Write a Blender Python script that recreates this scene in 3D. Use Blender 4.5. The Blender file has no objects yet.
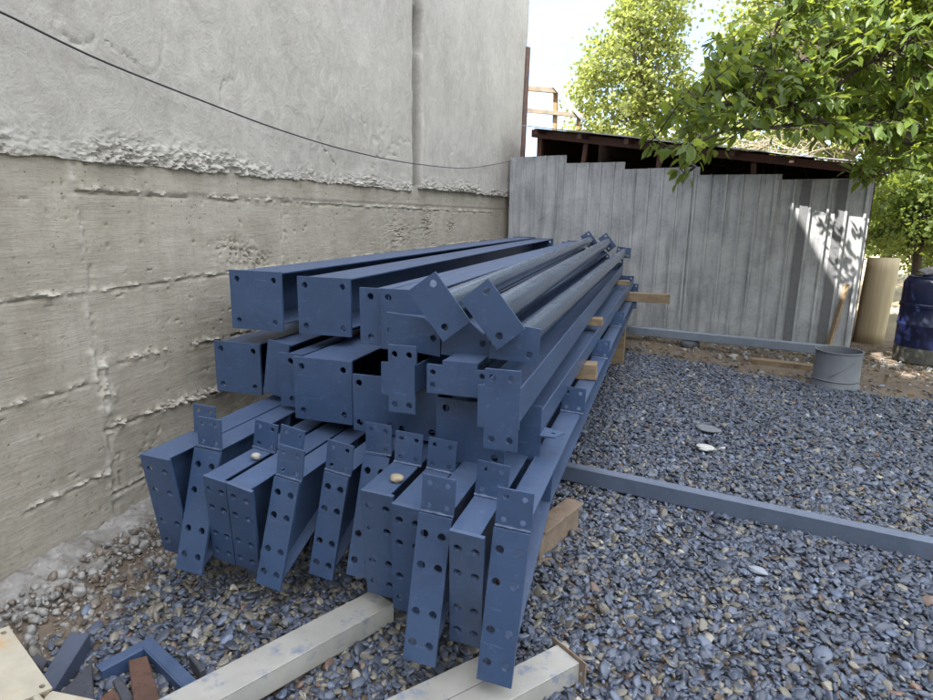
import bpy, bmesh, math, random
import numpy as np
from mathutils import Vector, Matrix, Euler
from mathutils.geometry import tessellate_polygon
random.seed(7)
RNG = np.random.default_rng(11)
R = math.radians
scene = bpy.context.scene
COL = scene.collection

# ------------------------------------------------------------------ camera model (photo pixels -> points in the place)
PW, PH, FPX, CAMH = 933, 700, 620.0, 1.5
def _axes():
    y = np.array([672 - PW / 2, 217 - PH / 2, FPX]); y /= np.linalg.norm(y)
    dn = np.array([-0.015, 1, 0.0]); dn[2] = -(dn[0] * y[0] + dn[1] * y[1]) / y[2]; dn /= np.linalg.norm(dn)
    return np.array([np.cross(dn, y), y, -dn])
AX = _axes()
CAMP = np.array([0, 0, CAMH])
def at(u, v, axis, val):
    d = AX @ np.array([u - PW / 2, v - PH / 2, FPX]); t = (val - CAMP[axis]) / d[axis]
    return CAMP + t * d
cam = bpy.data.cameras.new('camera'); camo = bpy.data.objects.new('camera', cam); COL.objects.link(camo)
cam.sensor_fit = 'HORIZONTAL'; cam.sensor_width = 36; cam.lens = FPX / PW * 36
cam.clip_start = 0.05; cam.clip_end = 2000
rt, dn_, fw = AX[:, 0], AX[:, 1], AX[:, 2]
camo.matrix_world = Matrix(((rt[0], -dn_[0], -fw[0], 0), (rt[1], -dn_[1], -fw[1], 0), (rt[2], -dn_[2], -fw[2], CAMH), (0, 0, 0, 1)))
scene.camera = camo

# ------------------------------------------------------------------ material helpers
class NT:
    def __init__(s, name):
        s.m = bpy.data.materials.new(name); s.m.use_nodes = True
        s.t = s.m.node_tree; s.n = s.t.nodes; s.l = s.t.links
        s.b = s.n['Principled BSDF']; s.out = s.n['Material Output']
    def add(s, kind, **kw):
        n = s.n.new(kind)
        for k, v in kw.items():
            if k in n.inputs.keys() if isinstance(k, str) else False: n.inputs[k].default_value = v
            else: setattr(n, k, v)
        return n
    def link(s, a, b): s.l.new(a, b)
    def coord(s, kind='Object'): return s.add('ShaderNodeTexCoord').outputs[kind]
    def mapped(s, vec, scale=(1, 1, 1), rot=(0, 0, 0), loc=(0, 0, 0)):
        m = s.add('ShaderNodeMapping'); m.inputs['Scale'].default_value = scale; m.inputs['Rotation'].default_value = rot
        m.inputs['Location'].default_value = loc; s.link(vec, m.inputs['Vector']); return m.outputs[0]
    def noise(s, vec, scale, detail=6, rough=.6, dist=0.0):
        n = s.add('ShaderNodeTexNoise'); n.inputs['Scale'].default_value = scale; n.inputs['Detail'].default_value = detail
        n.inputs['Roughness'].default_value = rough; n.inputs['Distortion'].default_value = dist; s.link(vec, n.inputs['Vector']); return n.outputs['Fac']
    def vor(s, vec, scale, feature='F1', out='Distance'):
        n = s.add('ShaderNodeTexVoronoi'); n.feature = feature; n.inputs['Scale'].default_value = scale; s.link(vec, n.inputs['Vector']); return n.outputs[out]
    def ramp(s, fac, stops):
        r = s.add('ShaderNodeValToRGB'); e = r.color_ramp.elements
        while len(e) < len(stops): e.new(0.5)
        for i, (p, c) in enumerate(stops):
            e[i].position = p; e[i].color = (c, c, c, 1) if isinstance(c, (int, float)) else (*c, 1)
        s.link(fac, r.inputs[0]); return r.outputs[0]
    def mix(s, fac, a, b, mode='MIX'):
        m = s.add('ShaderNodeMix'); m.data_type = 'RGBA'; m.blend_type = mode
        for sock, v in ((m.inputs[0], fac), (m.inputs[6], a), (m.inputs[7], b)):
            if hasattr(v, 'node'): s.link(v, sock)
            elif isinstance(v, (int, float)): sock.default_value = v if sock.type == 'VALUE' else (v, v, v, 1)
            else: sock.default_value = (*v, 1)
        return m.outputs[2]
    def math(s, op, a, b=None, clamp=False):
        m = s.add('ShaderNodeMath'); m.operation = op; m.use_clamp = clamp
        for i, v in enumerate((a, b)):
            if v is None: continue
            if hasattr(v, 'node'): s.link(v, m.inputs[i])
            else: m.inputs[i].default_value = v
        return m.outputs[0]
    def bump(s, h, strength=.3, dist=.01, normal=None):
        b = s.add('ShaderNodeBump'); b.inputs['Strength'].default_value = strength; b.inputs['Distance'].default_value = dist
        s.link(h, b.inputs['Height'])
        if normal is not None: s.link(normal, b.inputs['Normal'])
        return b.outputs[0]
    def setp(s, color=None, rough=None, metal=None, normal=None, spec=None):
        for k, v in (('Base Color', color), ('Roughness', rough), ('Metallic', metal), ('Normal', normal), ('Specular IOR Level', spec)):
            if v is None: continue
            if hasattr(v, 'node'): s.link(v, s.b.inputs[k])
            elif k == 'Base Color': s.b.inputs[k].default_value = (*v, 1)
            else: s.b.inputs[k].default_value = v
        return s.m
    def sep(s, vec):
        n = s.add('ShaderNodeSeparateXYZ'); s.link(vec, n.inputs[0]); return n.outputs
    def wpos(s): return s.add('ShaderNodeNewGeometry').outputs['Position']
    def wnorm(s): return s.sep(s.add('ShaderNodeNewGeometry').outputs['Normal'])

def paint_mat(name, base, rough=.42, dust=.55, scuff=.5, rust=.25, bmp=.12):
    t = NT(name); p = t.wpos()
    big = t.noise(p, 2.3, 4); fine = t.noise(p, 38, 5, .65); streak = t.noise(t.mapped(p, (30, 1.2, 30)), 2.5, 5, .7)
    c = t.mix(t.ramp(big, [(.3, 0), (.7, 1)]), tuple(x * .86 for x in base), tuple(x * 1.14 for x in base))
    c = t.mix(t.math('MULTIPLY', t.ramp(fine, [(.60, 0), (.78, 1)]), scuff), c, tuple(x * 1.7 + .01 for x in base))
    c = t.mix(t.math('MULTIPLY', t.ramp(streak, [(.60, 0), (.74, 1)]), scuff * .7), c, tuple(x * .55 for x in base))
    c = t.mix(t.math('MULTIPLY', t.ramp(t.noise(p, 7, 6, .62, .8), [(.50, 0), (.68, 1)]), scuff * .55), c, tuple(x * .68 for x in base))
    c = t.mix(t.math('MULTIPLY', t.ramp(t.noise(t.mapped(p, (5, 5, 22), (.3, .4, 0)), 3, 6, .7), [(.60, 0), (.72, 1)]), scuff * .4), c, tuple(x * 1.5 + .01 for x in base))
    scr = t.noise(t.mapped(p, (2.5, 60, 34), (.5, .9, .3)), 3.2, 4, .6)
    c = t.mix(t.math('MULTIPLY', t.ramp(scr, [(.66, 0), (.70, 1)]), scuff * .45), c, tuple(x * 1.9 + .02 for x in base))
    rs = t.math('MULTIPLY', t.ramp(t.noise(p, 24, 6, .72), [(.61, 0), (.67, 1)]), t.ramp(t.noise(p, 2.6, 3), [(.47, 0), (.60, 1)]))
    c = t.mix(t.math('MULTIPLY', rs, rust), c, (.13, .075, .045))
    nz = t.wnorm()[2]
    dn = t.math('MULTIPLY', t.ramp(nz, [(.45, 0), (.9, 1)]), t.ramp(t.noise(t.mapped(p, (14, 2.2, 14)), 1.6, 7, .7), [(.25, .25), (.72, 1)]))
    c = t.mix(t.math('MULTIPLY', dn, dust), c, (.17, .20, .26))
    r = t.math('ADD', t.math('MULTIPLY', fine, .22), rough - .1)
    r = t.math('ADD', r, t.math('MULTIPLY', dn, .22))
    return t.setp(c, r, 0.0, t.bump(t.noise(p, 160, 3), bmp, .002), .5)
M = {}
M['paint'] = paint_mat('blue_grey_primer', (.038, .068, .140), .33, .16, .95)
M['paint_tube'] = paint_mat('blue_grey_gloss', (.050, .066, .100), .14, .10, .10, .1, .03)
M['paint_bar'] = paint_mat('blue_grey_worn', (.080, .104, .155), .5, .5, .9, .9)
def pale_paint():
    t = NT('pale_grey_paint'); p = t.wpos()
    c = t.mix(t.ramp(t.noise(p, 3.5, 6), [(.35, 0), (.65, 1)]), (.25, .25, .235), (.36, .355, .33))
    c = t.mix(t.ramp(t.noise(p, 11, 7, .7), [(.55, 0), (.66, 1)]), c, (.17, .20, .26))
    c = t.mix(t.math('MULTIPLY', t.ramp(t.noise(p, 45, 6, .7), [(.62, 0), (.72, 1)]), .8), c, (.24, .19, .14))
    return t.setp(c, .55, 0, t.bump(t.noise(p, 120, 4), .2, .002))
M['pale'] = pale_paint()
def cream_paint():
    t = NT('cream_paint_rusted'); p = t.wpos()
    c = t.mix(t.ramp(t.noise(p, 9, 6), [(.3, 0), (.7, 1)]), (.31, .285, .22), (.42, .39, .315))
    c = t.mix(t.ramp(t.noise(p, 7, 6, .65, 1.2), [(.56, 0), (.70, 1)]), c, (.42, .25, .10))
    c = t.mix(t.ramp(t.noise(p, 60, 5, .7), [(.66, 0), (.74, 1)]), c, (.16, .09, .05))
    return t.setp(c, .6, 0, t.bump(t.noise(p, 90, 5), .3, .002))
M['cream'] = cream_paint()
def rust_mat(name, a, b, rough=.85):
    t = NT(name); p = t.wpos()
    c = t.mix(t.ramp(t.noise(p, 14, 8, .7), [(.3, 0), (.7, 1)]), a, b)
    c = t.mix(t.ramp(t.noise(p, 70, 5, .7), [(.55, 0), (.75, 1)]), c, tuple(x * .4 for x in a))
    return t.setp(c, rough, 0, t.bump(t.noise(p, 110, 6, .7), .5, .003))
M['rust'] = rust_mat('rusty_steel', (.15, .105, .075), (.25, .195, .15))
M['brownsteel'] = rust_mat('brown_oxide', (.060, .034, .026), (.13, .07, .05), .6)
M['brownpaint'] = rust_mat('red_brown_primer', (.105, .045, .032), (.14, .065, .048), .6)
def wood_mat(name, a, b, axis=0, sc=1.0):
    t = NT(name); p = t.coord('Object')
    s = [22 * sc, 22 * sc, 22 * sc]; s[axis] = 1.3 * sc
    g = t.noise(t.mapped(p, tuple(s)), 2.2, 7, .65, .5)
    c = t.mix(t.ramp(g, [(.3, 0), (.7, 1)]), a, b)
    c = t.mix(t.ramp(t.noise(p, 9, 5), [(.5, 0), (.75, 1)]), c, tuple(x * .6 for x in a))
    return t.setp(c, .8, 0, t.bump(g, .5, .004))
M['wood'] = wood_mat('weathered_timber', (.135, .095, .058), (.255, .19, .12), 0)
M['woody'] = wood_mat('weathered_timber_long', (.23, .16, .10), (.38, .29, .18), 1)
M['woodz'] = wood_mat('upright_timber', (.26, .14, .06), (.40, .25, .12), 2)
M['palewood'] = wood_mat('pale_timber', (.20, .165, .115), (.28, .235, .175), 0)
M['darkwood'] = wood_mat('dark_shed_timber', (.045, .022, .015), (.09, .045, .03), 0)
M['bluewood'] = paint_mat('blue_painted_wood', (.045, .058, .095), .5, .25, .8)
M['slatedark'] = rust_mat('dark_offcut', (.035, .04, .055), (.07, .075, .09), .6)
def galv():
    t = NT('galvanised_sheet'); p = t.wpos(); o = t.coord('Object')
    c1 = t.vor(p, 42, 'F1', 'Color'); g = t.math('MULTIPLY', t.sep(c1)[0], 1.0)
    big = t.noise(p, 2.6, 7, .7, .6); stain = t.noise(t.mapped(p, (9, 9, .8)), 1.5, 6, .7)
    c = t.mix(t.ramp(big, [(.33, 0), (.68, 1)]), (.27, .285, .305), (.50, .512, .525))
    c = t.mix(t.math('MULTIPLY', g, .22), c, (.56, .57, .58))
    c = t.mix(t.math('MULTIPLY', t.ramp(stain, [(.5, 0), (.72, 1)]), .7), c, (.14, .145, .155))
    c = t.mix(t.ramp(t.noise(p, 10, 8, .75), [(.63, 0), (.73, .7)]), c, (.50, .50, .49))
    c = t.mix(t.ramp(t.noise(p, 26, 4), [(.70, 0), (.74, 1)]), c, (.06, .06, .065))
    r = t.math('ADD', t.math('MULTIPLY', big, .25), .42)
    return t.setp(c, r, .25, t.bump(t.noise(p, 14, 4), .22, .008))
M['galv'] = galv()
M['barlight'] = paint_mat('pale_steel_bar', (.17, .20, .25), .45, .5, .9, .7)
M['galvdark'] = rust_mat('aged_dark_sheet', (.12, .125, .135), (.155, .16, .17), .6)
M['zinc'] = paint_mat('grey_zinc_bucket', (.125, .137, .158), .5, .2, .6)
def simple(name, c, rough=.6, metal=0, var=.2, sc=8, bump=.1):
    t = NT(name); p = t.wpos(); n = t.noise(p, sc, 6)
    return t.setp(t.mix(t.ramp(n, [(.3, 0), (.7, 1)]), tuple(x * (1 - var) for x in c), tuple(x * (1 + var) for x in c)), rough, metal, t.bump(t.noise(p, sc * 12, 4), bump, .004))
M['cable'] = simple('black_cable', (.02, .02, .021), .6)
M['roofsheet'] = simple('grey_roof_sheet', (.30, .31, .31), .5, .2)
M['drumblue'] = simple('blue_plastic', (.008, .013, .05), .38, 0, .25, 5)
M['drumdirt'] = simple('mud_splashed_plastic', (.085, .085, .075), .8, 0, .35, 14)
M['cloth'] = simple('grey_cloth', (.12, .12, .13), .9, 0, .3, 12)
M['bark'] = rust_mat('bark', (.035, .027, .02), (.075, .058, .042), .9)
M['barkpale'] = rust_mat('pale_bark', (.15, .12, .09), (.24, .20, .15), .9)
def plastic_roll():
    t = NT('yellowed_plastic'); p = t.wpos()
    st = t.noise(t.mapped(p, (20, 20, .5)), 2, 4)
    c = t.mix(t.ramp(st, [(.3, 0), (.7, 1)]), (.42, .34, .20), (.56, .48, .33))
    t.b.inputs['Subsurface Weight'].default_value = .25; t.b.inputs['Subsurface Radius'].default_value = (.05, .04, .02)
    return t.setp(c, .5)
M['plastic'] = plastic_roll()

def plaster_mat():
    t = NT('cement_render'); p = t.wpos(); py = t.sep(p)
    big = t.noise(p, .9, 5, .6, .4); mid = t.noise(p, 5, 7, .62, 1.5); swirl = t.noise(t.mapped(p, (3, 3.4, 3.0), (.6, 0, 0)), 2.2, 9, .72, 1.6)
    fine = t.noise(p, 70, 6, .7)
    c = t.mix(t.ramp(big, [(.3, 0), (.7, 1)]), (.315, .303, .276), (.425, .411, .378))
    c = t.mix(t.math('MULTIPLY', t.ramp(swirl, [(.42, 0), (.66, 1)]), .55), c, (.49, .476, .442))
    c = t.mix(t.math('MULTIPLY', t.ramp(t.noise(t.mapped(p, (5, 5, 1.6)), 1.4, 7, .7), [(.52, 0), (.75, 1)]), .35), c, (.27, .26, .24))
    c = t.mix(t.math('MULTIPLY', t.ramp(fine, [(.56, 0), (.72, 1)]), .55), c, (.20, .192, .175))
    c = t.mix(t.math('MULTIPLY', t.ramp(t.noise(p, 1.7, 9, .75, 1.0), [(.50, 0), (.68, 1)]), .35), c, (.27, .26, .235))
    ga = t.add('ShaderNodeAttribute'); ga.attribute_name = 'groove'
    c = t.mix(t.math('MULTIPLY', ga.outputs['Fac'], .85), c, t.mix(mid, (.13, .125, .115), (.24, .23, .21)))
    ha = t.add('ShaderNodeAttribute'); ha.attribute_name = 'hole'; c = t.mix(ha.outputs['Fac'], c, (.03, .026, .02))  # near-black painted into the hole stands in for the shade inside it
    h = t.math('ADD', t.math('MULTIPLY', swirl, .9), t.math('MULTIPLY', fine, .35))
    n = t.bump(h, .75, .016)
    return t.setp(c, .92, 0, n, .25)
M['plaster'] = plaster_mat()
def concrete_mat():
    t = NT('board_marked_concrete'); p = t.wpos(); z = t.sep(p)
    big = t.noise(p, 1.3, 5, .6, .5)
    grain = t.noise(t.mapped(p, (6, 2.2, 26)), 3, 7, .66, 1.0)
    vert = t.noise(t.mapped(p, (6, 9, .8)), 2, 6, .6)
    fine = t.noise(p, 60, 6, .7); pit = t.vor(p, 26)
    c = t.mix(t.ramp(big, [(.3, 0), (.7, 1)]), (.236, .212, .170), (.362, .336, .284))
    c = t.mix(t.math('MULTIPLY', t.ramp(grain, [(.42, 0), (.68, 1)]), .45), c, (.40, .385, .34))
    c = t.mix(t.math('MULTIPLY', t.ramp(vert, [(.5, 0), (.75, 1)]), .35), c, (.20, .19, .165))
    c = t.mix(t.math('MULTIPLY', t.ramp(fine, [(.54, 0), (.70, 1)]), .6), c, (.15, .14, .118))
    c = t.mix(t.math('MULTIPLY', t.ramp(t.noise(p, 2.2, 8, .72, 1.2), [(.48, 0), (.66, 1)]), .45), c, (.19, .168, .13))
    pm = t.math('MULTIPLY', t.ramp(pit, [(.06, 1), (.13, 0)]), t.ramp(t.noise(p, 4, 3), [(.5, 0), (.6, 1)]))
    c = t.mix(pm, c, (.10, .095, .085))
    a = t.add('ShaderNodeAttribute'); a.attribute_name = 'fin'
    c = t.mix(t.math('MULTIPLY', a.outputs['Fac'], .75), c, (.40, .38, .335))
    h = t.math('ADD', t.math('MULTIPLY', grain, .6), t.math('MULTIPLY', fine, .35)); h = t.math('SUBTRACT', h, pm)
    return t.setp(c, .9, 0, t.bump(h, .55, .010), .25)
M['concrete'] = concrete_mat()
def spill_mat():
    t = NT('spilled_mortar'); p = t.wpos()
    c = t.mix(t.ramp(t.noise(p, 7, 7, .7), [(.35, 0), (.65, 1)]), (.13, .12, .105), (.29, .285, .275))
    c = t.mix(t.ramp(t.noise(p, 30, 6, .7), [(.55, 0), (.7, 1)]), c, (.12, .10, .08))
    return t.setp(c, .95, 0, t.bump(t.noise(p, 60, 6, .7), .7, .01))
M['spill'] = spill_mat()
def ground_mat():
    t = NT('yard_earth'); p = t.wpos(); z = t.sep(p)
    n = t.noise(p, 3, 8, .7); f = t.noise(p, 40, 7, .7)
    dirt = t.mix(t.ramp(n, [(.3, 0), (.7, 1)]), (.085, .066, .050), (.155, .122, .092))
    dirt = t.mix(t.math('MULTIPLY', t.ramp(f, [(.5, 0), (.7, 1)]), .6), dirt, (.065, .05, .038))
    straw = t.noise(t.mapped(p, (40, 9, 9), (0, 0, .5)), 1.5, 6, .7)
    dirt = t.mix(t.math('MULTIPLY', t.ramp(straw, [(.58, 0), (.68, 1)]), .6), dirt, (.30, .24, .15))
    dry = t.mix(t.ramp(t.noise(p, 1.2, 7, .7), [(.35, 0), (.65, 1)]), (.30, .245, .15), (.42, .36, .24))
    far = t.ramp(t.math('ADD', z[1], t.math('MULTIPLY', n, 2.0)), [(0, 0), (1, 1)])
    r = t.add('ShaderNodeMapRange'); r.inputs[1].default_value = 9.5; r.inputs[2].default_value = 12.5
    t.link(t.math('ADD', z[1], t.math('MULTIPLY', n, 2.0)), r.inputs[0])
    c = t.mix(r.outputs[0], dirt, dry)
    return t.setp(c, .95, 0, t.bump(t.math('ADD', n, t.math('MULTIPLY', f, .4)), .6, .02))
M['ground'] = ground_mat()
def pebble_mat():
    t = NT('river_pebble'); p = t.coord('Object')
    a = t.add('ShaderNodeAttribute'); a.attribute_type = 'INSTANCER'; a.attribute_name = 'pcol'
    n = t.noise(p, 2.6, 6, .7)
    c = t.mix(t.math('MULTIPLY', t.ramp(n, [(.35, 0), (.7, 1)]), .35), a.outputs['Color'], (.17, .17, .165))
    return t.setp(c, .36, 0, t.bump(n, .15, .05), .5)
M['pebble'] = pebble_mat()
def leaf_mat(name, a, b, trans=.5):
    t = NT(name)
    at_ = t.add('ShaderNodeAttribute'); at_.attribute_name = 'lcol'; f = at_.outputs['Fac']
    c = t.mix(f, a, b)
    d = t.add('ShaderNodeBsdfPrincipled'); t.link(c, d.inputs['Base Color']); d.inputs['Roughness'].default_value = .45
    d.inputs['Specular IOR Level'].default_value = .35
    tr = t.add('ShaderNodeBsdfTranslucent'); t.link(t.mix(.6, c, (.34, .40, .05)), tr.inputs['Color'])
    mx = t.add('ShaderNodeMixShader'); mx.inputs[0].default_value = trans
    t.link(d.outputs[0], mx.inputs[1]); t.link(tr.outputs[0], mx.inputs[2]); t.link(mx.outputs[0], t.out.inputs['Surface'])
    return t.m
M['leafnear'] = leaf_mat('cherry_leaf', (.05, .09, .018), (.105, .16, .03))
M['leafpoplar'] = leaf_mat('poplar_leaf', (.17, .20, .055), (.30, .32, .125))
M['leafpale'] = leaf_mat('pale_leaf', (.16, .185, .055), (.28, .30, .115))
M['leafdark'] = leaf_mat('orchard_leaf', (.045, .08, .02), (.10, .14, .04))
M['dryleaf'] = leaf_mat('dry_leaf', (.09, .055, .03), (.22, .16, .09), .2)

# ------------------------------------------------------------------ object helpers
def tag(o, label=None, cat=None, group=None, kind=None):
    if label: o['label'] = label
    if cat: o['category'] = cat
    if group: o['group'] = group
    if kind: o['kind'] = kind
    return o
def thing(name, label, cat, loc=(0, 0, 0), rot=(0, 0, 0), group=None):
    o = bpy.data.objects.new(name, None); COL.objects.link(o); o.location = loc; o.rotation_euler = rot
    o.empty_display_size = .1
    return tag(o, label, cat, group)
class MB:
    def __init__(s): s.v = []; s.f = []; s.smooth = False
    def raw(s, vs, fs):
        k = len(s.v); s.v += [tuple(v) for v in vs]; s.f += [tuple(i + k for i in f) for f in fs]; return s
    def box(s, x0, x1, y0, y1, z0, z1, mat=None):
        vs = [(x, y, z) for z in (z0, z1) for y in (y0, y1) for x in (x0, x1)]
        if mat is not None: vs = [tuple(mat @ Vector(v)) for v in vs]
        return s.raw(vs, [(0, 2, 3, 1), (4, 5, 7, 6), (0, 1, 5, 4), (2, 6, 7, 3), (0, 4, 6, 2), (1, 3, 7, 5)])
    def prism(s, poly, a, b, fn):
        """poly: 2-D outline (ccw); fn(p, q, t) -> 3-D point, extruded from t=a to t=b"""
        n = len(poly)
        vs = [fn(p, q, a) for p, q in poly] + [fn(p, q, b) for p, q in poly]
        fs = [tuple(range(n))[::-1], tuple(range(n, 2 * n))] + [(i, (i + 1) % n, n + (i + 1) % n, n + i) for i in range(n)]
        return s.raw(vs, fs)
    def plate(s, outer, holes, th, mat=None, seg=14):
        """plate in the local XZ plane, front face at y=0, back at y=th; holes: (x, z, r)"""
        loops = [list(outer)]
        for hx, hz, hr in holes:
            loops.append([(hx + hr * math.cos(-2 * math.pi * i / seg), hz + hr * math.sin(-2 * math.pi * i / seg)) for i in range(seg)])
        tris = tessellate_polygon([[Vector((x, z, 0)) for x, z in L] for L in loops])
        flat = [p for L in loops for p in L]; n = len(flat)
        vs = [(x, 0, z) for x, z in flat] + [(x, th, z) for x, z in flat]
        if mat is not None: vs = [tuple(mat @ Vector(v)) for v in vs]
        fs = []
        for t in tris: fs.append(tuple(t)); fs.append(tuple(n + i for i in reversed(t)))
        k = 0
        for L in loops:
            m = len(L)
            for i in range(m): a, b = k + i, k + (i + 1) % m; fs.append((a, b, n + b, n + a))
            k += m
        return s.raw(vs, fs)
    def tube(s, pts, rad, seg=8, cap=True):
        pts = [Vector(p) for p in pts]; n = len(pts)
        rad = rad if hasattr(rad, '__len__') else [rad] * n
        up = Vector((0, 0, 1)); vs = []; fs = []
        for i, p in enumerate(pts):
            d = (pts[min(i + 1, n - 1)] - pts[max(i - 1, 0)]).normalized()
            u = d.cross(up)
            if u.length < .05: u = d.cross(Vector((1, 0, 0)))
            u.normalize(); w = d.cross(u)
            for j in range(seg):
                a = 2 * math.pi * j / seg; vs.append(p + rad[i] * (u * math.cos(a) + w * math.sin(a)))
        for i in range(n - 1):
            for j in range(seg):
                a, b = i * seg + j, i * seg + (j + 1) % seg; fs.append((a, b, b + seg, a + seg))
        if cap: fs.append(tuple(range(seg))[::-1]); fs.append(tuple(range((n - 1) * seg, n * seg)))
        return s.raw(vs, fs)
    def lathe(s, prof, seg=40, c=(0, 0, 0)):
        vs = []; fs = []; n = len(prof)
        for r, z in prof:
            for j in range(seg):
                a = 2 * math.pi * j / seg; vs.append((c[0] + r * math.cos(a), c[1] + r * math.sin(a), c[2] + z))
        for i in range(n - 1):
            for j in range(seg):
                a, b = i * seg + j, i * seg + (j + 1) % seg; fs.append((a, b, b + seg, a + seg))
        return s.raw(vs, fs)
    def build(s, name, mat, parent=None, bevel=0, smooth=False, loc=None):
        me = bpy.data.meshes.new(name); me.from_pydata(s.v, [], s.f); me.update()
        bm = bmesh.new(); bm.from_mesh(me); bmesh.ops.recalc_face_normals(bm, faces=bm.faces); bm.to_mesh(me); bm.free()
        if smooth:
            me.polygons.foreach_set('use_smooth', [True] * len(me.polygons))
            me.set_sharp_from_angle(angle=R(40))
        me.materials.append(mat)
        o = bpy.data.objects.new(name, me); COL.objects.link(o)
        if parent: o.parent = parent
        if loc is not None: o.location = loc
        if bevel:
            b = o.modifiers.new('edge', 'BEVEL'); b.width = bevel; b.segments = 1; b.limit_method = 'ANGLE'; b.angle_limit = R(50)
        return o
def copy_tree(o, parent=None):
    c = o.copy(); COL.objects.link(c); c.parent = parent
    for ch in [x for x in COL.objects if x.parent == o]: copy_tree(ch, c)
    return c
def np_mesh(name, verts, faces, mat, smooth=True, attr=None):
    me = bpy.data.meshes.new(name); nv, nf, k = len(verts), len(faces), faces.shape[1]
    me.vertices.add(nv); me.vertices.foreach_set('co', np.asarray(verts, np.float32).ravel())
    me.loops.add(nf * k); me.loops.foreach_set('vertex_index', np.asarray(faces, np.int32).ravel())
    me.polygons.add(nf); me.polygons.foreach_set('loop_start', np.arange(0, nf * k, k, dtype=np.int32))
    me.polygons.foreach_set('loop_total', np.full(nf, k, np.int32))
    me.update(calc_edges=True)
    if smooth: me.polygons.foreach_set('use_smooth', np.ones(nf, bool))
    for nm, arr in (attr or {}).items():
        a = me.attributes.new(nm, 'FLOAT', 'POINT'); a.data.foreach_set('value', np.asarray(arr, np.float32))
    if mat: me.materials.append(mat)
    o = bpy.data.objects.new(name, me); COL.objects.link(o); return o
# numpy value noise
_G = RNG.random((256, 256))
def vn(x, y, seed=0):
    x = np.asarray(x, float) + seed * 17.3; y = np.asarray(y, float) + seed * 9.7
    xi, yi = np.floor(x).astype(int), np.floor(y).astype(int); fx, fy = x - xi, y - yi
    fx = fx * fx * (3 - 2 * fx); fy = fy * fy * (3 - 2 * fy)
    g = lambda a, b: _G[a % 256, b % 256]
    return (g(xi, yi) * (1 - fx) + g(xi + 1, yi) * fx) * (1 - fy) + (g(xi, yi + 1) * (1 - fx) + g(xi + 1, yi + 1) * fx) * fy
def fbm(x, y, oct=5, seed=0, gain=.5):
    s = 0; a = 1; t = 0
    for i in range(oct): s = s + a * vn(x * 2 ** i, y * 2 ** i, seed + i); t += a; a *= gain
    return s / t
def sstep(a, b, x): t = np.clip((x - a) / (b - a), 0, 1); return t * t * (3 - 2 * t)
def grid_faces(nx, ny):
    i = np.arange(nx - 1)[:, None] * ny + np.arange(ny - 1)[None, :]
    return np.stack([i, i + ny, i + ny + 1, i + 1], -1).reshape(-1, 4)

# ------------------------------------------------------------------ ground
WX = -2.33
def gz(x, y):
    x = np.asarray(x, float); y = np.asarray(y, float)
    z = .05 * (fbm(x * .7 + 3, y * .7 + 1, 3, 2) - .5) * sstep(.4, 1.6, np.abs(x + .9) + .0)
    z = z + .07 * sstep(-1.85, -2.3, x) * sstep(6, 3, y)                                   # earth heaped against the wall
    fy = 8.5 - .25 * x
    z = z + .06 * np.exp(-((y - fy + .7) / .5) ** 2) * sstep(1.2, -.3, x)                  # earth heaped against the fence
    z = z - .012
    return z
def make_ground():
    xs = np.concatenate([[-400, -150, -60, -25, -12, -6], np.arange(-2.6, 3.6, .05), [3.8, 4.2, 5, 6, 7.5, 10, 14, 20, 32, 60, 140, 400]])
    ys = np.concatenate([[-400, -150, -60, -25, -12, -6, -3, -1.5, -.5], np.arange(0, 9.5, .05), [9.8, 10.3, 11, 12, 14, 17, 21, 27, 40, 70, 150, 400, 900]])
    X, Y = np.meshgrid(xs, ys, indexing='ij'); Z = gz(X, Y) + .014 * (fbm(X * 9, Y * 9, 3, 5) - .5)
    far = sstep(11, 40, Y) * 1.1 * sstep(-20, 5, X); Z = Z + far
    o = np_mesh('ground', np.stack([X, Y, Z], -1).reshape(-1, 3), grid_faces(len(xs), len(ys)), M['ground'])
    tag(o, kind='structure')
make_ground()
def make_spill():   # mortar spilled along the foot of the wall
    ys = np.arange(.6, 4.6, .010); ts = np.linspace(0, 1, 44)
    Yg, T = np.meshgrid(ys, ts, indexing='ij')
    wid = .20 + .16 * fbm(ys * 2.2, ys * 0 + 4, 4, 3)
    X = WX - .02 + T * wid[:, None]
    Z = gz(X, Yg) + (.055 * (1 - T ** 2.2) + .085 * (fbm(X * 16, Yg * 16, 5, 8, .65) - .5) * (1 - T * .4)) - .05 * T ** 3
    o = np_mesh('mortar_footing', np.stack([X, Yg, Z], -1).reshape(-1, 3), grid_faces(len(ys), len(ts)), M['spill'])
    tag(o, kind='structure')
make_spill()

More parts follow.
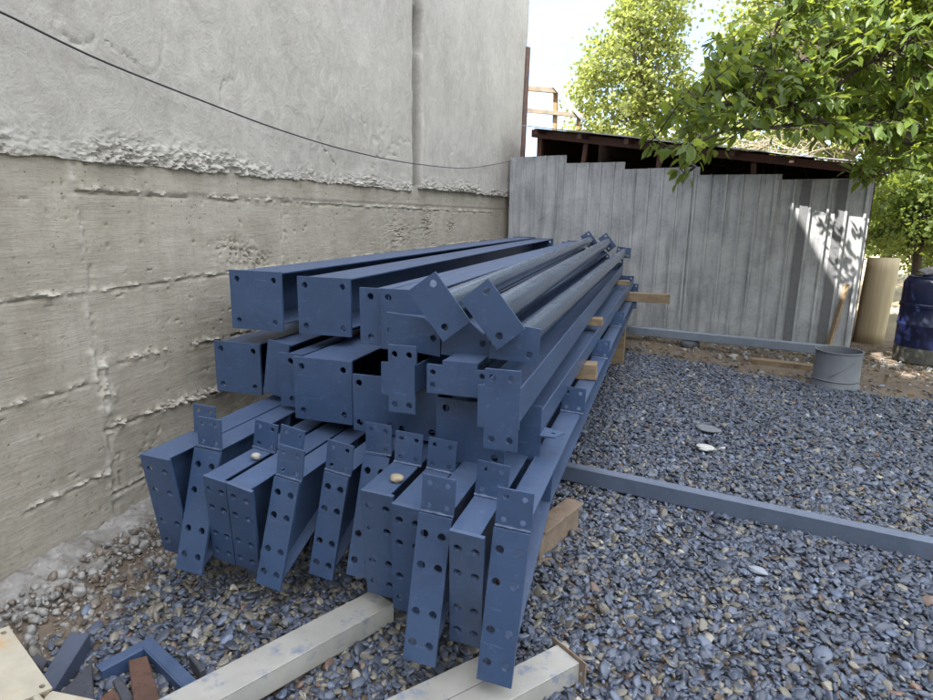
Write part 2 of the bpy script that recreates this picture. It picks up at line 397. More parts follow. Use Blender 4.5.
# ------------------------------------------------------------------ building on the left
bld = thing('concrete_building', 'tall concrete building with grey rendered upper wall above a board marked base', 'building', (WX, 5, 0))
def make_building():
    def endy(z): return 9.5 + .10 * z
    # lower concrete, board marked, with mortar fins along the formwork joints
    ys = np.concatenate([np.arange(.4, 4.2, .009), np.arange(4.2, 9.501, .025)]); zs = np.arange(-.1, 1.745, .0085)
    Y, Z = np.meshgrid(ys, zs, indexing='ij')
    D = .010 * (fbm(Y * 1.5, Z * 2.5, 4, 1) - .5) + .004 * (fbm(Y * 7, Z * 26, 4, 6) - .5)
    fin = np.zeros_like(D)
    def hline(y0, y1, zf, amp=.016, wd=.010, seed=0):
        nonlocal D, fin
        zl = zf(Y) + .012 * (fbm(Y * 5, Y * 0 + seed, 4, seed) - .5) * 2
        m = sstep(y0 - .02, y0 + .02, Y) * sstep(y1 + .02, y1 - .02, Y)
        zl = zl + .012 * (fbm(Y * 26, Y * 0 + 2 * seed, 3, seed + 1, .7) - .5)
        r = sstep(.3, .7, fbm(Y * 30, Z * 34, 4, seed + 3, .75))
        b = np.exp(-np.abs((Z - zl) / (wd * (.35 + .9 * r))) ** 1.5) * m * (.10 + 1.25 * sstep(.36, .62, fbm(Y * 7, Y * 0 + 3, 4, seed + 7, .7)))
        D = D + .95 * amp * b * (.0 + 1.7 * r * sstep(.25, .7, fbm(Y * 70, Z * 70, 3, seed + 5, .8))); fin = np.maximum(fin, np.clip(b * (.3 + r) * .8, 0, 1))
        D = D - .012 * np.exp(-((Z - zl + .014) / .007) ** 2) * m * sstep(.40, .58, fbm(Y * 12, Y * 0 + 9, 3, seed + 9, .7))
    def vline(z0, z1, yf, amp=.014, wd=.010, seed=0):
        nonlocal D, fin
        yl = yf(Z) + .025 * (fbm(Z * 6, Z * 0 + seed, 4, seed) - .5) * 2
        m = sstep(z0 - .02, z0 + .02, Z) * sstep(z1 + .02, z1 - .02, Z)
        r = fbm(Y * 25, Z * 25, 4, seed + 3)
        b = np.exp(-((Y - yl) / (wd * (.4 + 1.4 * r))) ** 2) * m * (.2 + 1.3 * sstep(.38, .62, fbm(Z * 9, Z * 0 + 5, 3, seed + 7)))
        D = D + .8 * amp * b * (r - .2) * 1.6 * (.4 + fbm(Y * 70, Z * 70, 3, seed + 5, .8)); fin = np.maximum(fin, np.clip(b * .8, 0, 1))
        D = D - .010 * np.exp(-((Y - yl - .02) / .012) ** 2) * m * sstep(.4, .6, r)
    c = lambda k, s=0.0: (lambda y: k + s * (y - 2) + 0 * y)
    hline(.4, 1.99, c(1.16), seed=11); hline(1.99, 9.5, c(1.163), .012, .007, 12)
    hline(.4, 1.99, c(.77), seed=13); hline(2.0, 9.5, c(.825, -.015), .018, .012, 14)
    hline(.4, 1.98, c(.34), .015, .010, 15); hline(2.0, 9.5, c(.55, -.03), .024, .016, 16)
    hline(2.0, 9.5, c(.24, -.03), .01, .006, 17); hline(1.99, 8.2, c(1.575, -.008), .016, .009, 18)
    vline(0, 1.69, lambda z: 1.99 + .015 * np.sin(z * 6), .016, .014, 21)
    vline(.2, .9, lambda z: 2.03 + 0 * z, .03, .03, 22)
    vline(.3, 1.6, lambda z: 5.0 + 0 * z, .006, .005, 23); vline(.2, 1.6, lambda z: 3.4 + 0 * z, .004, .004, 24)
    # strip above the 1.57 joint sits a touch proud
    D = D + .007 * sstep(1.57, 1.585, Z) * sstep(1.98, 2.02, Y)
    # honeycombed patches
    for (cy, cz, ry, rz) in ((2.95, 1.28, .14, .07), (3.15, 1.22, .10, .06), (5.2, 1.32, .28, .13), (5.9, 1.4, .16, .16), (2.22, .30, .05, .10), (6.6, 1.35, .12, .10)):
        w = np.exp(-((Y - cy) / ry) ** 2 - ((Z - cz) / rz) ** 2)
        D = D - .020 * w * sstep(.50, .66, fbm(Y * 60, Z * 60, 4, 31, .7))
    pit = fbm(Y * 38, Z * 38, 2, 41); D = D - .009 * sstep(.82, .88, pit)
    X = WX + D
    o = np_mesh('concrete_base', np.stack([X, Y + .10 * Z * sstep(6, 9.5, Y), Z], -1).reshape(-1, 3), grid_faces(len(ys), len(zs)), M['concrete'], True, {'fin': fin.ravel()}); o.data.set_sharp_from_angle(angle=R(38))
    o.parent = bld; o.location = (-WX, -5, 0)
    # rendered upper wall with a ragged lower lip
    ys = np.concatenate([np.arange(.4, 4.2, .010), np.arange(4.2, 5.4, .025), np.arange(5.4, 5.85, .008), np.arange(5.85, 9.501, .025)])
    ts = np.concatenate([[-.02, -.012, -.004], np.arange(0, .16, .005), np.arange(.16, .5, .014), np.arange(.5, 3.4, .03)])
    Y, T = np.meshgrid(ys, ts, indexing='ij')
    lip = 1.688 + .004 * (ys - 2) + .045 * (fbm(ys * 3, ys * 0 + 1, 5, 51, .6) - .5) + .016 * (fbm(ys * 24, ys * 0 + 7, 3, 52) - .5)
    lip = lip + .03 * sstep(5.6, 5.7, ys)
    Z = lip[:, None] + np.maximum(T, 0)
    D = .022 + .020 * (fbm(Y * 1.1, Z * 1.1, 4, 53) - .5) + .010 * (fbm(Y * 6, Z * 6, 4, 54) - .5)
    crumb = np.exp(-(np.maximum(T, 0) / (.03 + .085 * fbm(ys * 2.3, ys * 0 + 6, 4, 68))[:, None]) ** 2)
    cv = .25 + 1.05 * sstep(.34, .66, fbm(ys * 1.6, ys * 0 + 5, 4, 56, .6))[:, None]
    D = D + crumb * cv * (.040 * (sstep(.25, .75, fbm(Y * 40, Z * 44, 4, 55, .75)) - .45) + .004)
    # flaking cracks and trowel marks
    cr = np.abs(fbm(Y * 2.6, Z * 2.6, 5, 57) - .5); low = sstep(1.1, .15, T)
    D = D - .012 * sstep(.016, .0, cr) * low * sstep(.45, .6, fbm(Y * 1.3, Z * 1.3, 2, 58))
    D = D + .004 * np.abs(fbm(Y * 4 + 2 * Z, Z * 5, 4, 59) - .5) * 2
    # vertical groove
    gy = 5.58 + .01 * (fbm(Z * 4, Z * 0, 3, 61) - .5)
    g = sstep(.088, .060, np.abs(Y - gy + .012 * (fbm(Z * 14, Z * 0 + 3, 3, 66) - .5))); D = D - .050 * g + .012 * g * (fbm(Y * 20, Z * 20, 3, 65) - .5)
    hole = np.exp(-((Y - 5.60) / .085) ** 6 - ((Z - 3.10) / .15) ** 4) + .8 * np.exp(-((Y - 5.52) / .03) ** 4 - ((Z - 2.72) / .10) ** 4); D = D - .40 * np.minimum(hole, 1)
    D = D + .016 * np.exp(-((Y - 5.70) / .03) ** 2) * sstep(.35, .65, fbm(Z * 5, Z * 0 + 8, 3, 67))
    D = D + .022 * sstep(5.63, 5.68, Y)
    back = sstep(-.003, -.02, T)
    X = WX + D * (1 - back) - .03 * back
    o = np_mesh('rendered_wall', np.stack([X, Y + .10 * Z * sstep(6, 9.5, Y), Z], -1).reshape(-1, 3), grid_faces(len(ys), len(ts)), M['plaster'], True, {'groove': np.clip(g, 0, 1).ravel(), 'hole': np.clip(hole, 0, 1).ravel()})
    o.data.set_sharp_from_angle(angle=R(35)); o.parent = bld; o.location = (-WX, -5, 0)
    b = MB(); X0, X1 = -9.0, WX - .45
    b.prism([(-16, -.3), (9.46 - .03, -.3), (9.46 + .10 * 7.6, 7.6), (-16, 7.6)], X0, X1, lambda p, q, t: (t - WX, p - 5, q))
    b.build('wall_core', M['plaster'], bld)
    b = MB().box(X1 - WX + .002, .015, -21, -4.6, -.3, 1.69).build('plain_base', M['concrete'], bld)
    b = MB().box(X1 - WX + .002, .035, -21, -4.6, 1.692, 7.58).build('plain_wall', M['plaster'], bld)
    b = MB().prism([(-4.6, 5.08), (4.46 + .51, 5.08), (4.46 + .75, 7.57), (-4.6, 7.57)], X1 - WX + .002, .035, lambda p, q, t: (t, p, q)).build('plain_wall', M['plaster'], bld)
make_building()
# cable slung across the rendered wall
def make_cable():
    P = [at(-60, -12, 0, WX + .10), at(0, 12, 0, WX + .085), at(100, 60, 0, WX + .085), at(200, 100, 0, WX + .085), at(280, 130, 0, WX + .085), at(350, 151, 0, WX + .085), at(416, 164, 0, WX + .085), at(470, 168, 0, WX + .085), at(512, 161, 0, WX + .095)]
    pts = []
    for i in range(len(P) - 1):
        p0, p1, p2, p3 = P[max(i - 1, 0)], P[i], P[i + 1], P[min(i + 2, len(P) - 1)]
        for k in range(8):
            t = k / 8; pts.append(.5 * ((2 * p1) + (-p0 + p2) * t + (2 * p0 - 5 * p1 + 4 * p2 - p3) * t * t + (-p0 + 3 * p1 - 3 * p2 + p3) * t ** 3))
    pts.append(P[-1])
    tag(MB().tube(pts, .0042, 6).build('cable', M['cable'], smooth=True), 'thin black cable sagging across the rendered wall', 'cable')
make_cable()
def corner_pipe():
    b = MB(); b.tube([(WX + .06, 9.46 + .1 * 1.6, 1.0), (WX + .06, 9.70, 1.9), (WX + .06, 9.85, 3.95)], .05, 10)
    tag(b.build('steel_pipe', M['brownsteel'], smooth=True), 'brown rusty pipe standing upright against the corner of the concrete building', 'pipe')
corner_pipe()

# ------------------------------------------------------------------ sheet metal fence
FS = -.25; FB = np.array([2.04, 7.9])
flen = math.hypot(1, FS); FD = np.array([1 / flen, FS / flen]); FA = FB - FD * 4.42
fang = math.atan2(FD[1], FD[0])
fence = thing('sheet_metal_fence', 'galvanised corrugated metal fence stepping down from the wall to the right', 'fence', (FA[0], FA[1], 0), (0, 0, fang))
def make_fence():
    edges = [0.0, .80, 1.62, 2.56, 3.47, 4.42]; tops = [2.295, 2.19, 2.098, 2.0, 1.94]
    for k in range(5):
        x0, x1 = edges[k], edges[k + 1] + (.05 if k < 4 else 0)
        pts = []; pitch = .178; x = x0; step = 0
        while x < x1 - .02:
            w = min(pitch, x1 - x)
            pts += [(x, 0), (x + .003, .030), (x + .026, .030), (x + .030, 0)] if w > .05 else [(x, 0)]
            x += pitch
        pts.append((x1, 0))
        dy = -.006 * (k % 2)
        zs = [-.06, .3, .7, 1.1, 1.5, tops[k]]
        V = []; F = []; n = len(pts)
        for zi, z in enumerate(zs):
            for (px, py) in pts:
                wob = .010 * (vn(px * 3 + 5, z * 2 + k, 71) - .5); V.append((px, -py + dy + wob, z + (.004 * math.sin(px * 3) if zi == 5 else 0)))
        for zi in range(len(zs) - 1):
            for i in range(n - 1): a = zi * n + i; F.append((a, a + 1, a + 1 + n, a + n))
        o = MB().raw(V, F).build('sheet', M['galv'], fence)
        s = o.modifiers.new('gauge', 'SOLIDIFY'); s.thickness = .0012; s.offset = 1
    # two dark replacement strips near the right end
    for (a, b) in ((3.735, 3.845), (4.09, 4.2)):
        MB().box(a, b, -.026, -.0225, .02, 1.925).build('patch_strip', M['galvdark'], fence)
    MB().box(4.385, 4.43, .01, .06, -.2, 2.02).build('post', M['darkwood'], fence)
    MB().box(-.02, .03, .01, .06, -.2, 2.3).build('post', M['darkwood'], fence)
    for z in (.35, 1.75): MB().box(.04, 4.38, .012, .05, z, z + .05).build('rail', M['darkwood'], fence)
make_fence()
def floc(s, n, z):   # point along the fence: s metres from its left end, n metres behind it
    nrm = np.array([-FD[1], FD[0]]); p = FA + FD * s + nrm * n; return (p[0], p[1], z)

# open shed behind the fence
shed = thing('open_shed', 'low dark timber shed with a sloping sheet roof behind the metal fence', 'shed', (FA[0], FA[1], 0), (0, 0, fang))
def make_shed():
    zl, zr = 2.66, 2.06; s0, s1 = .33, 4.40
    zz = lambda s: zl + (zr - zl) * (s - s0) / (s1 - s0)
    nseg = 60; V = []; F = []
    for i in range(nseg + 1):
        s = s0 + (s1 + .10 - s0) * i / nseg; w = .010 * math.sin(i * math.pi) + .010 * (vn(i * .37, 2, 73) - .5)
        V += [(s, -.36 + .012 * (vn(i * .8, 9, 74) - .5), zz(s) + w + .012), (s, 2.7, zz(s) + .22 + w)]
    for i in range(nseg): F.append((2 * i, 2 * i + 2, 2 * i + 3, 2 * i + 1))
    o = MB().raw(V, F).build('roof', M['roofsheet'], shed); m = o.modifiers.new('gauge', 'SOLIDIFY'); m.thickness = .012; m.offset = -1
    b = MB()
    b.prism([(s0, zz(s0) - .11), (s1, zz(s1) - .09), (s1, zz(s1) - .008), (s0, zz(s0) - .008)], -.05, -.005, lambda p, q, t: (p, t, q)); b.build('fascia_beam', M['brownpaint'], shed)
    for s in (.36, 4.33):
        MB().box(s, s + .07, .075, .145, 0, zz(s) - .10).build('post', M['brownpaint'], shed)
    for (a, c) in ((.95, 1.05), (2.02, 2.05), (3.2, 3.16)):
        MB().prism([(a, 1.5), (a + .06, 1.5), (c + .06, zz(c) - .11), (c, zz(c) - .11)], .08, .13, lambda p, q, t: (p, t, q)).build('strut', M['brownpaint'], shed)
    for s in np.arange(.5, 4.3, .62):
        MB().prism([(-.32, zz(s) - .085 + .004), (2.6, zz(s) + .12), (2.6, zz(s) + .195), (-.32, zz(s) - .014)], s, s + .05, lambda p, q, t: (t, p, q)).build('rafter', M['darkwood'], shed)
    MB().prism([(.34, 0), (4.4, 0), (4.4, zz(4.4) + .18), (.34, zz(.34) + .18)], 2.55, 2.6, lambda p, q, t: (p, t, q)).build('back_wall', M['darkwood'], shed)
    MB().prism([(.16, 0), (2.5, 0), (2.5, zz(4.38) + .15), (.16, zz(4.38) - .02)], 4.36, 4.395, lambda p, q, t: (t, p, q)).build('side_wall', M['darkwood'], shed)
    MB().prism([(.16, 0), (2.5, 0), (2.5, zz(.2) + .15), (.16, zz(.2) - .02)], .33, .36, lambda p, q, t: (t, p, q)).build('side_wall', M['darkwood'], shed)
make_shed()
# wooden frame beyond the shed
fr = thing('timber_trellis', 'pale timber trellis with rusty posts and a sloping grey rail beyond the shed roof', 'trellis', tuple(at(556, 130, 1, 12.5)))
def make_frame():
    o = np.array(fr.location)
    L = lambda u, v, y=12.5: tuple(at(u, v, 1, y) - o)
    def bar(p, q, r, name, m):
        p, q = Vector(p), Vector(q); d = (q - p); l = d.length; mat = Matrix.Translation(p) @ d.to_track_quat('Y', 'Z').to_matrix().to_4x4()
        MB().box(-r, r, 0, l, -r * .7, r * .7, mat).build(name, m, fr)
    g = -o[2]
    bar((L(556, 140)[0], 0, g), L(556, 87), .055, 'post', M['woodz']); bar((L(580, 140)[0], 0, g), L(579, 112), .05, 'post', M['woodz'])
    bar(L(522, 88, 12.42), L(557, 91, 12.42), .06, 'rail', M['palewood']); bar(L(522, 110, 12.42), L(584, 116, 12.42), .05, 'rail', M['palewood'])
    bar(L(529, 56, 12.36), L(584, 121, 12.36), .045, 'sloping_rail', M['roofsheet'])
    bar((L(500, 140)[0], 0, g), L(500, 25), .055, 'post', M['woodz'])
make_frame()

# ------------------------------------------------------------------ steel in the pile
P = M['paint']
def holes_grid(xs, zs, r): return [(x, z, r) for x in xs for z in zs]
def end_plate(parent, w, z0, z1, holes, th=.012, tilt=0, pivot_z=0, y=0, name='end_plate'):
    b = MB()
    m = Matrix.Translation((0, y, pivot_z)) @ Matrix.Rotation(tilt, 4, 'X') @ Matrix.Translation((0, 0, -pivot_z))
    b.plate([(-w / 2, z0), (w / 2, z0), (w / 2, z1), (-w / 2, z1)], holes, th, m); return b.build(name, P, parent)
def cleat(parent, x, y, z, w=.108, h=.122, broken=0):
    b = MB(); b.plate([(x - w / 2, z), (x + w / 2, z), (x + w / 2, z + h), (x - w / 2, z + h)],
                      [(x - w * .27, z + h * .2, .009), (x + w * .27, z + h * .2, .009), (x - w * .27, z + h * .8, .009), (x + w * .27, z + h * .8, .009)], .006, Matrix.Translation((0, y, 0)))
    o = b.build('cleat', P, parent)
    wb = MB(); n = 9
    wb.tube([(x - w / 2 + w * i / n, y - .003, z + .003 + .0015 * random.random()) for i in range(n + 1)], [.003 + .003 * random.random() for _ in range(n + 1)], 6)
    wb.build('weld', M['weld'], o, smooth=True)
M['weld'] = simple('weld_bead', (.085, .115, .19), .35, .3, .4, 60)
GR = 'steel rafters in the bottom row of the stack'
def rafter(label, xt, xb, zt, zb, yt, yb, w, y_end, cleats, cdx=0, kd=.135, far_drop=0.0, kink=.50):
    """haunched rafter: top centre (xt, yt, zt) and bottom centre (xb, yb, zb) of its slanted end plate"""
    H = zt - zb; lean = math.atan2(xt - xb, H)
    t = thing('steel_rafter', label, 'rafter', (xb, yb, zb), (0, lean, 0), GR)
    Hl = math.hypot(H, xt - xb); s = yt - yb                      # local: z 0..Hl, plate from (y=0,z=0) to (y=s,z=Hl)
    L = y_end - yb; slope = math.hypot(Hl, s); tilt = -math.atan2(s, Hl)
    rows = [.13 * slope, .345 * slope, .66 * slope, .87 * slope]
    b = MB(); b.plate([(-w / 2, 0), (w / 2, 0), (w / 2, slope), (-w / 2, slope)], holes_grid((-w * .26, w * .26), rows, .0135), .012, Matrix.Rotation(tilt, 4, 'X'))
    b.build('end_plate', P, t)
    e = .014; tf = .007
    MB().box(-w / 2, w / 2 - .016, s + e, L, Hl - tf, Hl).build('top_flange', P, t, .0015)
    zk = Hl - kd; yk = max(s, 0) + kink
    MB().prism([(e, tf + .001), (yk, zk + tf), (L, zk + tf), (L, Hl - tf - .001), (s + e, Hl - tf - .001)], -.011, -.005, lambda p, q, a: (a, p, q)).build('web', P, t)
    b = MB()
    b.prism([(e, 0), (yk, zk), (L, zk), (L, zk + tf), (yk - .004, zk + tf), (e, tf)], -w / 2, w / 2 - .016, lambda p, q, a: (a, p, q)); b.build('bottom_flange', P, t)
    MB().box(-.0045, w / 2 - .018, yk - .012, yk - .004, zk + tf + .004, Hl - tf - .002).build('stiffener', P, t)
    MB().box(-w / 2 + .002, -.0115, yk - .012, yk - .004, zk + tf + .004, Hl - tf - .002).build('stiffener', P, t)
    MB().plate([(-w / 2, zk - .06), (w / 2, zk - .06), (w / 2, Hl + .0), (-w / 2, Hl + .0)], holes_grid((-w * .26, w * .26), (zk - .03, Hl - .03), .011), .012, Matrix.Translation((0, L + .001, 0))).build('end_plate', P, t)
    for cy in cleats: cleat(t, cdx, cy - yb, Hl)
    return t
def quad(pts, zt, zb):
    a, b_, c, d = at(*pts[0], 2, zt), at(*pts[1], 2, zt), at(*pts[2], 2, zb), at(*pts[3], 2, zb)
    return (a[0] + b_[0]) / 2, (d[0] + c[0]) / 2, (a[1] + b_[1]) / 2, (c[1] + d[1]) / 2
def rf(label, pts, zt, zb, w, y_end, cleats, **k):
    xt, xb, yt, yb = quad(pts, zt, zb)
    return rafter(label, xt, xb, zt, zb, yt, yb, w, y_end, [c if c > 0 else yt - c for c in cleats], **k)
rest = [2.95, 4.15, 5.35, 6.55]
rf('leftmost bottom rafter beside the concrete wall, its end plate slanting back at the foot', [(141, 453.6), (167.4, 461), (192, 556.5), (163.5, 550.5)], .60, .15, .135, 7.2, [-.27] + rest)
rf('bottom rafter with its foot jutting forward, second from the concrete wall', [(193.5, 447), (221, 452.4), (201, 574.5), (176, 569)], .60, .15, .12, 7.3, [-.016] + rest)
rf('bottom rafter slanting back at the foot, half hidden in the left touching pair', [(203.5, 476), (224.5, 482.6), (233, 564), (216.5, 559)], .55, .16, .098, 7.25, [-.30] + rest)
rf('bottom rafter slanting back at the foot, right one of the left touching pair', [(226.5, 485), (251, 490.5), (258.6, 571), (237, 567.6)], .55, .15, .108, 7.1, [-.31] + rest)
rf('bottom rafter jutting forward at the foot, just right of the left touching pair', [(274.5, 478.5), (298.5, 481.5), (279, 589.5), (256.5, 584.4)], .55, .15, .104, 7.3, [-.016] + rest)
rf('bottom rafter standing apart with gaps on both sides, foot jutting forward', [(325.5, 472.5), (346.5, 477), (332.4, 579.6), (308.4, 574.5)], .55, .15, .100, 7.2, [-.016] + rest)
rf('bottom rafter mostly covered by the one with a pebble at its right, foot jutting forward', [(365, 453.7), (388, 458.5), (371, 580), (347, 574)], .60, .18, .108, 7.3, [-.02] + rest)
rf('bottom rafter under the square plates, slanting back at the foot, pebble resting on its flange', [(361.4, 488), (392, 499.4), (396, 600), (369.4, 591.4)], .60, .17, .118, 7.25, [-.26] + rest)
rf('bottom rafter slanting back, its right edge covered by the tall forward leaning plate', [(391.4, 503), (424, 512), (420, 616), (396, 608.6)], .59, .16, .112, 7.3, [-.30] + rest)
rf('third bottom rafter from the open right side, tall plate with its foot jutting forward', [(420, 512.4), (450.6, 520), (435, 667), (402.3, 659)], .60, .13, .108, 7.2, [-.016] + rest)
rf('second bottom rafter from the open right side, slanting back between two jutting plates', [(449.5, 531), (484, 538.4), (479.6, 648.8), (451, 640)], .60, .15, .106, 7.3, [-.25] + rest)
rf('outermost bottom rafter on the open gravel side, with four purlin cleats along its top', [(494.4, 527), (528.6, 536), (510.8, 688), (476.6, 679.6)], .60, .13, .108, 7.75, [-.016, 2.79, 3.99, 5.24, 7.6])

GM = 'blue steel columns and beams in the middle row'; GT = 'blue steel columns and beams in the top row'
def column(label, x0, x1, z0, z1, y, y_end, holes='corners', group=GM, body=None, lean=0, x_end=None, lip=0, name='steel_column', cat='column', inset=.10, hr=.0145):
    """I-section column with a drilled square end plate facing the camera"""
    w, h = x1 - x0, z1 - z0; cx = (x0 + x1) / 2; L = y_end - y
    yaw = 0 if x_end is None else -math.atan2(x_end - cx, L)
    t = thing(name, label, cat, (cx, y, z0), (0, lean, yaw), group)
    hx, hz = w * .5 - w * .145, h * .145
    hs = {'corners': [(sx * hx, zz, hr) for sx in (-1, 1) for zz in (hz, h - hz)], 'column': [(0, hz, hr), (0, h - hz, hr)], 'none': []}[holes]
    end_plate(t, w, 0, h, hs)
    b0, b1, bw = body or (.028, h - .006, w - .045)
    f = .008
    MB().box(-bw / 2, bw / 2, .0135, L, b1 - f, b1).build('flange', P, t, .0015)
    MB().box(-bw / 2, bw / 2, .0135, L, b0, b0 + f).build('flange', P, t, .0015)
    MB().box(-bw / 2 + .001, -bw / 2 + .007, .0135, L, b0 + f + .0005, b1 - f - .0005).build('web', P, t)
    end_plate(t, w, 0, h, hs, y=L + .001)
    return t
def boxcol(pts, y):
    q = [at(*p, 1, y) for p in pts]
    return (q[0][0] + q[3][0]) / 2, (q[1][0] + q[2][0]) / 2, (q[2][2] + q[3][2]) / 2, (q[0][2] + q[1][2]) / 2
def col_px(label, pts, y, y_end, **k): return column(label, *boxcol(pts, y), y, y_end, **k)
# middle row
col_px('middle row column nearest the concrete wall, square plate with a hole in each corner', [(214.9, 339.5), (261, 346), (260.4, 397.3), (216, 388)], 2.5, 7.6)
column('middle row beam with a narrow blank leaning end plate, second from the wall', -1.815, -1.70, .635, .90, 2.45, 7.4, 'none', GM, (.02, .255, .10), R(9), name='steel_beam', cat='beam')
column('middle row beam showing a narrow plate with two holes, tucked left of the large square plate', -1.655, -1.535, .62, .872, 2.36, 7.5, 'column', GM, (.03, .24, .08), name='steel_beam', cat='beam')
col_px('middle row column with the large fully visible square plate, its foot above the lone rafter', [(294.3, 353.9), (353.9, 365), (350.7, 427), (293.9, 415.4)], 2.25, 7.6)
column('middle row column right of the large square plate, its upper corner open and dark', -1.195, -1.0, .612, .852, 2.2, 7.4, group=GM, body=(.03, .185, .15))
column('middle row column with a shadowed plate below the hanging notched plate', -.985, -.805, .622, .862, 2.16, 7.5, group=GM, body=(.03, .175, .14))
column('middle row column with a dark square plate below the flat lying H shaped plate', -.775, -.51, .592, .835, 2.06, 7.4, group=GM, body=(.03, .225, .2))
def notched(label, tab0, tab1, m0, m1, zb, za, z1, z2, y, y_end, bx, bz, x_end=None, group=GM, name='steel_beam'):
    """H-shaped end plate: tabs top and bottom, wider middle; I-section lying on its side behind it (web level, flanges upright)"""
    cx = (m0 + m1) / 2; L = y_end - y; yaw = 0 if x_end is None else -math.atan2(x_end - cx, L)
    t = thing(name, label, 'beam', (cx, y, zb), (0, 0, yaw), group); a = lambda v: v - cx
    out = [(a(tab0), 0), (a(tab1), 0), (a(tab1), za - zb), (a(m1), za - zb + .001), (a(m1), z1 - zb), (a(tab1) + .004, z1 - zb + .001), (a(tab1) + .004, z2 - zb), (a(tab0), z2 - zb), (a(tab0), z1 - zb), (a(m0), z1 - zb), (a(m0), za - zb), (a(tab0), za - zb)]
    tw = tab1 - tab0; tc = a((tab0 + tab1) / 2)
    hs = [(tc + sx * tw * .27, zz, .012) for sx in (-1, 1) for zz in ((za - zb) * .48, (z1 + z2) / 2 - zb)]
    MB().plate(out, hs, .012).build('end_plate', P, t)
    x0, x1 = a(bx[0]), a(bx[1]); q0, q1 = bz[0] - zb, bz[1] - zb; f = .007
    MB().box(x0, x0 + f, .0135, L, q0, q1).build('flange', P, t, .0015); MB().box(x1 - f, x1, .0135, L, q0, q1).build('flange', P, t, .0015)
    MB().box(x0 + f + .0005, x1 - f - .0005, .0135, L, (q0 + q1) / 2 - .004, (q0 + q1) / 2 + .004).build('web', P, t)
    MB().plate(out, hs, .012, Matrix.Translation((0, L + .001, 0))).build('end_plate', P, t)
    return t
n1 = [at(*p, 1, 2.0) for p in [(385, 343), (415, 346.8), (381, 362), (383, 394), (392, 411), (415, 414.5)]]
notched('beam with a tall notched plate hanging down over the two columns beside the big square plate', n1[0][0] + .012, n1[1][0], n1[2][0], n1[1][0] - .002, n1[5][2], n1[3][2], n1[2][2], n1[1][2], 2.0, 7.0, (n1[2][0] + .004, n1[1][0] - .006), (n1[3][2] + .01, n1[2][2] - .008))
n2 = [at(*p, 1, 1.85) for p in [(485, 367.3), (520.5, 371.8), (478.5, 385), (475.5, 426), (480.5, 448), (514, 452)]]
notched('foremost beam with a tall notched plate above the outer rafters, its trough running back open on top', n2[0][0], n2[1][0] - .004, n2[2][0] - .002, n2[1][0], n2[5][2], n2[3][2], n2[2][2], n2[1][2], 1.85, 7.35, (n2[2][0] + .004, n2[1][0] - .002), (.842, n2[2][2] - .006), x_end=-.56)
def flat_h():
    y = 1.95; q = lambda u, v: at(u, v, 1, y)
    x0, x1 = q(426.8, 363.5)[0], q(488, 378)[0]; zb, zt = q(426.8, 391)[2] - .006, q(460, 362)[2]; m0, m1 = q(442.5, 359)[0], q(477, 365)[0]; za = q(426.8, 363.5)[2] - .002
    cx = (x0 + x1) / 2
    t = thing('steel_beam', 'beam with a wide H shaped plate lying flat, a pair of holes at its left end', 'beam', (cx, y, zb), (0, 0, 0), GM); a = lambda v: v - cx
    h = zt - zb; ha = za - zb; L = 5.2
    out = [(a(x0), 0), (a(x1), 0), (a(x1), ha - .006), (a(m1), ha - .006), (a(m1), h), (a(m0), h), (a(m0), ha), (a(x0), ha)]
    hs = [(a(x0) + .022, ha * .30, .0105), (a(x0) + .022, ha * .74, .0105), (a(x1) - .022, ha * .3, .0105), (a(x1) - .022, ha * .74, .0105)]
    MB().plate(out, hs, .012).build('end_plate', P, t)
    MB().box(a(m0), a(m1), .0135, L, h - .008, h - .001).build('flange', P, t, .0015); MB().box(a(m0), a(m1), .0135, L, .02, .027).build('flange', P, t, .0015)
    MB().box(-.003, .003, .0135, L, .0275, h - .0085).build('web', P, t)
    MB().plate(out, hs, .012, Matrix.Translation((0, L + .001, 0))).build('end_plate', P, t)
flat_h()
def outer_mid():
    y = 2.2; x0, x1 = -.545, -.406; z0, z1 = .585, .80; L = 5.35
    t = thing('steel_beam', 'outer middle row beam with a dark blank end set back and a drilled gusset at its side', 'beam', (x1, y, z0), (0, 0, R(-.4)), GM)
    MB().plate([(x0 - x1, 0), (0, 0), (0, z1 - z0), (x0 - x1, z1 - z0)], [], .01).build('end_plate', P, t)
    a0, a1 = .113, .198
    MB().box(-.007, 0, .0115, L, a0, a1).build('flange', P, t, .0015); MB().box(x0 - x1, x0 - x1 + .007, .0115, L, a0, a1).build('flange', P, t, .0015)
    MB().box(x0 - x1 + .0075, -.0075, .0115, L, .15, .157).build('web', P, t)
    b = MB(); b.plate([(0.001, 0), (.085, .035), (.06, .10), (0.001, .10)], [(.045, .06, .009)], .006, Matrix.Translation((0, .07, .107)) @ Matrix.Rotation(R(90), 4, 'X')); b.build('gusset', P, t)
    MB().plate([(x0 - x1, .05), (0, .05), (0, .23), (x0 - x1, .23)], [(-.03, .08, .01), (-.03, .2, .01)], .01, Matrix.Translation((0, L + .001, 0))).build('end_plate', P, t)
outer_mid()
